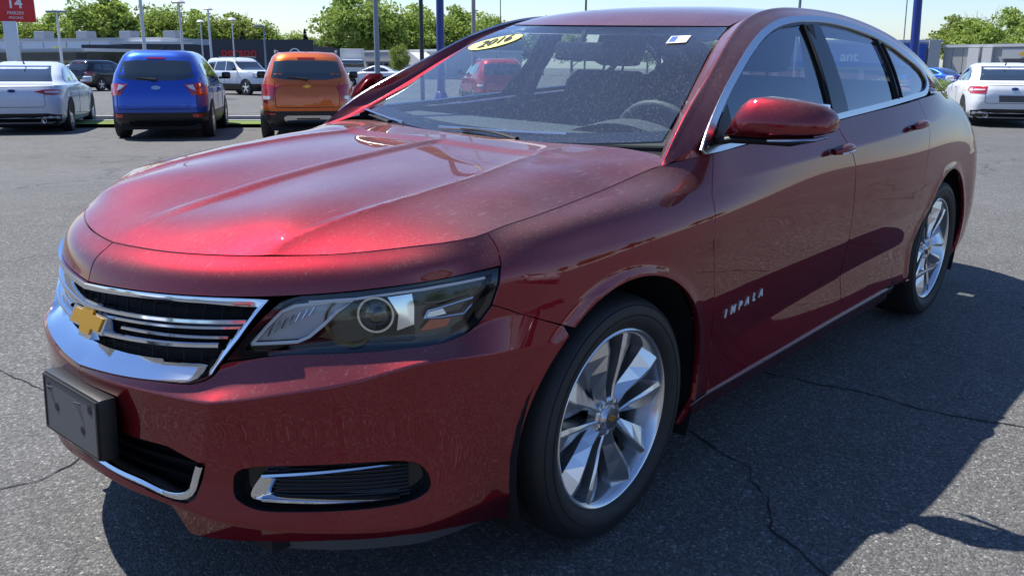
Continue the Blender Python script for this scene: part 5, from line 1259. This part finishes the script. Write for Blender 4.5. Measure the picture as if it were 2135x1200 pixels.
# buildings -------------------------------------------------------------------
MT['wall_blue'] = simple('blue_grey_siding', (.74, .80, .88), .7); MT['wall_dark'] = simple('charcoal_panels', (.035, .042, .055), .6); MT['wall_light'] = simple('light_grey_wall', (.42, .43, .43), .75)
MT['wall_mid'] = simple('mid_grey_wall', (.38, .38, .37), .75); MT['wall_white'] = simple('white_wall', (.66, .65, .62), .7); MT['roofgrey'] = simple('roof_coping', (.55, .56, .57), .6); MT['signblue'] = simple('sign_blue', (.01, .07, .42), .4)
MT['pane'] = simple('window_pane', (.03, .045, .05), .06, 0., Specular_IOR_Level=1.)
def building(name, label, x, y, az, w, dp_, h, mat, cap=True, cat='building'):
    """front face centre at (x, y), facing -Y local"""
    e = empty(name, label=label, cat=cat); e.matrix_world = gmat(x, y, R(az), -.3)
    MB().box((0, dp_/2, h/2), (w, dp_, h)).build('wall', mat, e, auto=0)
    if cap: MB().box((0, dp_/2, h+.12), (w+.3, dp_+.3, .24)).build('roof', MT['roofgrey'], e, auto=0)
    return e
def facebox(e, name, x, z, w, h, mat, dp_=.12, parent=None): return MB().box((x, -dp_/2-.004, z), (w, dp_, h)).build(name, mat, parent or e, auto=0)
def facing(x0, y0, x1, y1):   # az so that local X runs from image left to right, -Y looks at the camera
    return math.degrees(math.atan2(y1-y0, x1-x0)), math.hypot(x1-x0, y1-y0), (x0+x1)/2, (y0+y1)/2
az, w_, x, y = facing(-38.0, -125.0, -49.6, -94.0)
e = building('warehouse', 'long pale blue-grey low building behind the storefront on the left', x, y, az, w_, 30, 4.5, MT['wall_blue'])
for k in range(9): facebox(e, 'wall_joint', -w_/2+3.5*k+2, 2.2, .08, 4.3, MT['wall_mid'], .03)
for k in range(4): MB().box((-9+6.*k, 8+k, 5.3), (1.8, 1.6, 1.2), bev=.1).build('rooftop_unit', MT['polegrey'], e, auto=0)
az, w_, x, y = facing(-24.8, -86.0, -28.9, -66.4)
e = building('storefront', 'dark storefront with red sign band and black canopy at the left', x, y, az, w_, 9, 2.7, MT['bgblack'], True)
facebox(e, 'canopy', 0, 2.35, w_, .55, MT['black'], .9)
sb = facebox(e, 'sign_band', -w_*.12, 2.30, 4.2, .5, MT['wall_dark'], 1.0); text_mesh('AUTO', .42, .01, 'sign_lettering', MT['signred'], sb, ((-w_*.12-1.1, -1.03, 2.30), (1, 0, 0), (0, 0, 1)), bold=.01); text_mesh('SERVICE', .36, .01, 'sign_lettering', MT['signred'], sb, ((w_*.12, -1.03, 2.30), (1, 0, 0), (0, 0, 1)))
for k in range(9): 
    f = facebox(e, 'window', -w_/2+1.2+k*(w_-2.2)/8, 1.1, 1.5, 1.6, MT['pane'], .05); facebox(e, 'window_frame', -w_/2+.35+k*(w_-2.2)/8, 1.1, .10, 1.7, MT['wall_white'], .08, f)
az, w_, x, y = facing(-42.2, -97.0, -58.6, -78.3)
e = building('dealership', 'charcoal grey flat building with red lettering and a round white emblem', x, y, az, w_, 16, 3.85, MT['wall_dark'], False)
MB().box((-w_*.20, 3, 4.05), (w_*.36, 6, .25)).build('roof_edge', MT['roofgrey'], e, auto=0)
facebox(e, 'raised_parapet', w_*.28, 2.2, w_*.44, 4.5, MT['wall_dark'], .3)
text_mesh('person', 1.35, .02, 'sign_lettering', MT['signred'], e, ((w_*.18, -.36, 3.1), (1, 0, 0), (0, 0, 1)), bold=.02)
b = MB(); b.lathe([(.62, 0), (.50, 0), (.50, .05), (.62, .05), (.62, 0)], n=28, M=Matrix.Translation((w_*.42, -.33, 2.95)) @ Matrix.Rotation(math.pi, 4, 'Z')); rg = b.build('ring_emblem', MT['white'], e, auto=0)
text_mesh('a', .9, .02, 'ring_letter', MT['white'], rg, ((w_*.42, -.36, 3.0), (1, 0, 0), (0, 0, 1)), bold=.02)
for k in range(6): facebox(e, 'window', w_*.10+1.9*k, .95, 1.5, 1.5, MT['pane'], .36)
for k in range(12): facebox(e, 'wall_joint', -w_/2+1.+2.*k*w_/25, 1.9, .06, 3.6, MT['black'], .03)
az, w_, x, y = facing(-73.2, -87.4, -71.5, -71.3)
e = building('shop_building', 'light grey low shop with a small pale gable, behind the blue-grey post', x, y, az, w_, 12, 3.4, MT['wall_light'])
MB().add([(2, -2.5, 1.9), (7.6, -2.5, 1.9), (4.8, -2.5, 3.3), (2, 0, 1.9), (7.6, 0, 1.9), (4.8, 0, 3.3)], [(0, 1, 2), (3, 5, 4), (0, 2, 5, 3), (1, 4, 5, 2), (0, 3, 4, 1)]).build('gable', MT['wall_white'], e, auto=0)
MB().box((4.8, -1.25, .95), (5.2, 2.4, 1.9)).build('porch_wall', MT['wall_light'], e, auto=0)
for k in range(5): facebox(e, 'window', -6.6+k*1.7, 1.3, 1.2, 1.5, MT['pane'], .08)
facebox(e, 'fascia', -3.2, 2.5, 9.5, .4, MT['wall_mid'], .3)
az, w_, x, y = facing(-51.6, -64.2, -52.1, -62.2)
e = empty('box_truck', label='white box truck body parked beside the orange suv in the distance', cat='truck'); e.matrix_world = gmat(-51.6, -63.3, R(50))
MB().box((0, 0, 1.75), (4.6, 2.1, 2.3), bev=.05).build('cargo_box', MT['wall_white'], e); MB().box((2.9, 0, 1.2), (1.3, 1.9, 1.6), bev=.2).build('cab', MT['bgwhite'], e); MB().box((3.1, 0, 1.6), (1.0, 1.93, .55), bev=.05).build('cab_window', MT['privacy'], e)
for dx in (-1.4, 2.8):
    for sg in sides: MB().lathe([(.0, 0), (.42, 0), (.42, -.25), (0, -.25)], n=20, M=Matrix.Translation((dx, sg*1.0+(.0 if sg < 0 else .1), .42))).build('wheel', MT['tyre'], e)
# right side buildings
az, w_, x, y = facing(-79.5, -39.0, -86.6, -22.9)
e = building('store_building', 'store with a big blue fascia and white letters, behind the trunk of the red sedan', x, y, az, w_, 14, 4.0, MT['wall_mid'])
fp = facebox(e, 'blue_fascia', -.2, 2.85, w_-2.0, 2.0, MT['signblue'], .4); text_mesh('ant', 1.25, .02, 'sign_lettering', MT['white'], fp, ((w_*.06, -.43, 2.75), (1, 0, 0), (0, 0, 1)), bold=.02)
facebox(e, 'pilaster', w_/2-.5, 2.1, 1.0, 4.2, MT['wall_light'], .5)
for k in range(5): facebox(e, 'window', -w_/2+2+k*2.6, .9, 2.1, 1.3, MT['pane'], .06)
az, w_, x, y = facing(-86.8, -22.6, -84.0, .5)
e = building('store_building', 'grey rendered store with white pilasters, at the right edge of the frame', x, y, az, w_, 14, 3.55, MT['wall_mid'])
facebox(e, 'pilaster', -w_/2+2.7, 1.75, .9, 3.5, MT['wall_white'], .35); facebox(e, 'pilaster', -w_/2+3.85, 1.75, .8, 3.5, MT['wall_white'], .35)
sgn = facebox(e, 'sign_band', -w_/2+9.3, 2.2, 8, .6, MT['wall_dark'], .2); facebox(e, 'pale_band', -w_/2+9.5, 3.0, 9, .9, MT['wall_light'], .1)
P_ = [(q[0]*4, q[1]*4) for q in bow(1.)]; MB().prism(P_, (Vector((-w_/2+6.7, -.25, 2.95)), Vector((1, 0, 0)), Vector((0, 0, 1)), Vector((0, -1, 0))), .08).build('gold_emblem', MT['gold'], e)
text_mesh('Chevrolet', .75, .02, 'sign_lettering', MT['wall_white'], e, ((-w_/2+9.8, -.25, 2.95), (1, 0, 0), (0, 0, 1)))
for k in range(2): facebox(e, 'wall_joint', -w_/2+.8+k*.9, 1.8, .02, 3.4, MT['wall_dark'], .01)
# unseen buildings added behind the camera, reflected in the car paint
e = building('store_building', 'long low pale building added unseen behind the camera for reflections', 6, 62, 180, 60, 12, 4.8, MT['wall_light'])
for k in range(14): facebox(e, 'window', -28+k*4.3, 1.7, 3.2, 2.4, MT['pane'], .06)
e = building('store_building', 'tan low building added unseen to the left behind the camera for reflections', 68, 5, 95, 50, 12, 5.0, MT['wall_white'])
# vegetation -------------------------------------------------------------------
def leaf_mat(name, a, b):
    t = NT(name); g = t.n('ObjectInfo'); n_ = t.noise(.9, 3, .6); n2 = t.noise(14, 2, .5)
    c = t.mix(t.math('ADD', t.math('MULTIPLY', n_, .7), t.math('MULTIPLY', n2, .4)), a, b)
    c = t.mix(t.math('MULTIPLY', g.outputs['Random'], .35), c, (a[0]*.7, a[1]*.75, a[2]))
    d = t.bsdf(Base_Color=c, Roughness=.65); tr = t.n('BsdfTranslucent'); t.l(c, tr.inputs[0])
    mx = t.n('MixShader'); mx.inputs[0].default_value = .38; t.l(d.outputs[0], mx.inputs[1]); t.l(tr.outputs[0], mx.inputs[2]); return t.done(mx)
MT['leaf'] = leaf_mat('spring_leaves', (.20, .29, .045), (.40, .50, .10)); MT['leaf2'] = leaf_mat('deep_leaves', (.11, .17, .035), (.22, .31, .06)); MT['leaf3'] = leaf_mat('lime_leaves', (.20, .26, .04), (.33, .40, .07))
MT['leafbare'] = leaf_mat('budding_twigs', (.20, .20, .13), (.30, .28, .20)); MT['bark'] = simple('bark', (.10, .08, .06), .9); MT['needles'] = leaf_mat('needles', (.012, .03, .018), (.03, .055, .03)); MT['leafred'] = leaf_mat('copper_leaves', (.09, .04, .03), (.16, .08, .05))
def crown_mesh(seed, n_cl=34, per=95, size=.42, shape='round', h=1., spread=.9):
    rs = np.random.default_rng(seed); V = []; F = []
    for c in range(n_cl):
        if shape == 'cone':
            z = rs.uniform(.08, 1)**.8; rad = (1-z)*.42; a = rs.uniform(0, 6.28); c0 = np.array([math.cos(a)*rad*.7, math.sin(a)*rad*.7, z*8.]); c0[:2] *= 6; cr = .9*(1.15-z)
        else:
            v = rs.normal(size=3); v /= np.linalg.norm(v); r_ = rs.uniform(.35, 1)**.6; c0 = v*r_*np.array([3.0, 3.0, 3.3])*spread+np.array([0, 0, 5.6]); cr = rs.uniform(.75, 1.5)
        if shape == 'bare': cr *= 1.1
        for k in range(per):
            v = rs.normal(size=3); v /= np.linalg.norm(v); q = c0+v*cr*rs.uniform(.45, 1.05)*np.array([1, 1, .8])
            s_ = size*rs.uniform(.5, 1.1); e1 = rs.normal(size=3); e1 /= np.linalg.norm(e1); e2 = np.cross(e1, rs.normal(size=3)); e2 /= np.linalg.norm(e2)
            o = len(V); V += [q-e1*s_*.5, q+e2*s_*.32, q+e1*s_*.5, q-e2*s_*.32]; F.append((o, o+1, o+2, o+3))
    me = bpy.data.meshes.new('crown'); me.from_pydata([tuple(v) for v in V], [], F); return me
def trunk_mesh(seed, h=5.5, limbs=8, twigs=0):
    rs = np.random.default_rng(seed); b = MB(); b.tube([(0, 0, 0), (.1, .05, h*.4), (.0, .1, h*.8), (.1, 0, h*1.3)], [.26, .20, .14, .05], n=8)
    for k in range(limbs):
        a = rs.uniform(0, 6.28); z = rs.uniform(.3, .95)*h; l = rs.uniform(1.4, 2.9)
        P = [(0, .05, z), (math.cos(a)*l*.5, math.sin(a)*l*.5, z+l*.5), (math.cos(a)*l, math.sin(a)*l, z+l*rs.uniform(.7, 1.2))]; b.tube(P, [.10, .06, .025], n=5)
        for t_ in range(twigs):
            a2 = a+rs.uniform(-.9, .9); q = P[1] if t_ % 2 else P[2]; l2 = rs.uniform(.6, 1.6); b.tube([q, (q[0]+math.cos(a2)*l2*.5, q[1]+math.sin(a2)*l2*.5, q[2]+l2*.7), (q[0]+math.cos(a2)*l2*.9, q[1]+math.sin(a2)*l2*.9, q[2]+l2*1.2)], [.03, .02, .01], n=4)
    me = bpy.data.meshes.new('trunk'); me.from_pydata([tuple(v) for v in b.V], [], b.F); me.materials.append(MT['bark']); return me
CR = [crown_mesh(11, 40, 120, .46), crown_mesh(12, 34, 120, .44, spread=.85), crown_mesh(13, 46, 110, .48, spread=1.05), crown_mesh(14, 30, 130, .42, spread=.8)]
CONE = crown_mesh(21, 60, 60, .34, 'cone'); BARE = crown_mesh(22, 30, 34, .20, 'bare'); TK = [trunk_mesh(1), trunk_mesh(2, 5, 10)]; TKB = trunk_mesh(3, 5.5, 18, 5); MC = {}
def crown_of(me, mat):
    if (me.name, mat) not in MC: m2 = me.copy(); m2.materials.clear(); m2.materials.append(MT[mat]); MC[(me.name, mat)] = m2
    return MC[(me.name, mat)]
def tree(x, y, h, label, mat='leaf', var=0, wide=1., kind='tree', me=None, group=None, tk=None):
    e = empty(kind, label=label, cat='tree', group=group); s_ = h/9.2; e.matrix_world = gmat(x, y, random.uniform(0, 6.28), -.1) @ Matrix.Diagonal((s_*wide, s_*wide, s_, 1))
    obj('trunk', tk or TK[var % 2], e); obj('crown', crown_of(me or CR[var % 4], mat), e); return e
def lin(a, b, n): return [(a[0]+(b[0]-a[0])*i/max(1, n-1), a[1]+(b[1]-a[1])*i/max(1, n-1)) for i in range(n)]
adj = ['broad', 'full', 'rounded', 'loose', 'dense', 'leafy', 'tall', 'bushy']
ORD = ['leftmost', 'second from left', 'third from left', 'fourth from left', 'fifth from left', 'sixth from left', 'seventh from left', 'eighth from left', 'ninth from left']
def row(a, b, n, h, lab, mats=('leaf',), jit=3., group=None, wide=1.1):
    for i, (x, y) in enumerate(lin(a, b, n)):
        tree(x+random.uniform(-jit, jit), y+random.uniform(-jit, jit), h*random.uniform(.86, 1.08), ORD[i]+' of the '+lab, mats[i % len(mats)], i+random.randint(0, 3), wide*random.uniform(.9, 1.2), group=group)
row((-50, -170), (-70, -143), 8, 10.2, 'spring green trees behind the pale blue-grey building', ('leaf', 'leaf3', 'leaf'), group='trees behind the blue-grey building')
row((-66, -148), (-76, -138), 5, 12.3, 'tall full trees above the blue suv', ('leaf', 'leaf2', 'leaf', 'leaf'), 2, group='left tree clump')
row((-74, -134), (-86, -130), 5, 10.6, 'bright lime trees beside the white poles', ('leaf3', 'leaf', 'leaf3'), 2, group='lime trees by the poles')
tree(-80, -125, 7.8, 'dark conifer between the lime trees and the bare tree', 'needles', 0, 1., 'conifer', CONE)
tree(-84.5, -133, 10.2, 'pale bare-branched tree just coming into leaf', 'leafbare', 0, 1.1, 'tree', BARE, tk=TKB)
tree(-92, -125, 8.6, 'dark narrow conifer above the ring emblem', 'needles', 1, .8, 'conifer', CONE)
row((-88, -134), (-112, -125), 9, 8.4, 'low green trees right of the bare tree', ('leaf', 'leaf2', 'leaf'), 3, group='low skyline trees')
tree(-90, -116, 4.6, 'small copper-leaved tree behind the orange suv', 'leafred', 2, 1.2)
tree(-78.6, -96.3, 12.2, 'biggest bright green tree, left of the blue-grey post', 'leaf', 2, 1.05); tree(-82.5, -95, 11.2, 'second big green tree touching the biggest one, behind the blue-grey post', 'leaf', 0, 1.1)
row((-84, -97), (-98, -97), 5, 10.4, 'green trees between blue-grey and dark green posts', ('leaf',), 2, group='trees behind the posts')
row((-97, -98), (-120, -99), 7, 10.2, 'green trees behind the blue post', ('leaf', 'leaf', 'leaf2'), 3, group='trees by the windshield')
row((-118, -102), (-190, -62), 9, 8.0, 'distant trees behind the red sedan roof', ('leaf',), 4, group='distant trees behind the roof')
row((-205, -66), (-190, -48), 4, 8.0, 'low distant trees above the blue fascia', ('leaf2', 'leaf'), 4, group='trees above the blue fascia')
row((-150, -38), (-128, -27), 4, 8.4, 'trees above the grey store on the right', ('leaf', 'leaf3', 'leaf'), 2, group='trees above the grey store')
tree(-141, -33.5, 9.6, 'airy half-bare tree with pinkish buds above the white pilasters', 'leafbare', 1, .9, 'tree', BARE, tk=TKB)
row((-112, -19), (-100, -8), 4, 9.2, 'rich green trees above the white sedan', ('leaf', 'leaf2'), 2, group='trees at the right edge')
tree(-47.5, -52.5, 3.6, 'small young lime tree in front of the shop, left of the blue-grey post', 'leaf3', 3, .8); tree(-34.5, -84, 3.4, 'small lime shrub tree in front of the charcoal building', 'leaf3', 1, 1.)
row((-110, 60), (-20, 110), 9, 10, 'unseen trees added on the far side for reflections', ('leaf', 'leaf2'), 5, group='trees out of the picture')  # unseen tree rows, added to give the sedan's paint something to reflect
row((-10, 100), (90, 60), 9, 10, 'unseen trees added behind the camera for reflections', ('leaf', 'leaf2'), 5, group='trees out of the picture'); row((100, 50), (80, -80), 8, 10, 'unseen trees added ahead of the red car for reflections', ('leaf', 'leaf2'), 5, group='trees out of the picture')
# hedge on the right
me = crown_mesh(31, 26, 120, .22); hm = crown_of(me, 'leaf'); 
for k in range(3):
    e = empty('hedge', label=['clipped green hedge left of the white sedan', 'green hedge bush nearest the trunk of the red sedan', 'low hedge bush furthest behind the white sedan'][k], cat='hedge'); e.matrix_world = gmat(-46-1.5*k, -12.2+1.9*k-1.2, .5*k, -.55) @ Matrix.Diagonal((.5, .45, .17, 1)); obj('foliage', hm, e); obj('stem', TK[0], e)
# cracks near the car
crack([(-1.44, .45), (-1.46, .6), (-1.50, .86), (-1.54, 1.14), (-1.55, 1.4), (-1.62, 1.61), (-1.66, 2.0), (-1.75, 2.6)], .008); crack([(-.75, .7), (-.69, .83), (-.63, 1.0), (-.48, 1.14), (-.33, 1.22), (-.23, 1.4), (-.10, 1.55)], .007); crack([(.70, -2.2), (.68, -1.71), (.66, -1.46), (.64, -1.22)], .006); crack([(1.07, -.64), (.95, -.61), (.83, -.66), (.70, -.75)], .006); crack([(-3.4, 1.2), (-2.9, 1.6), (-2.6, 2.2), (-2.4, 3.0)], .006)
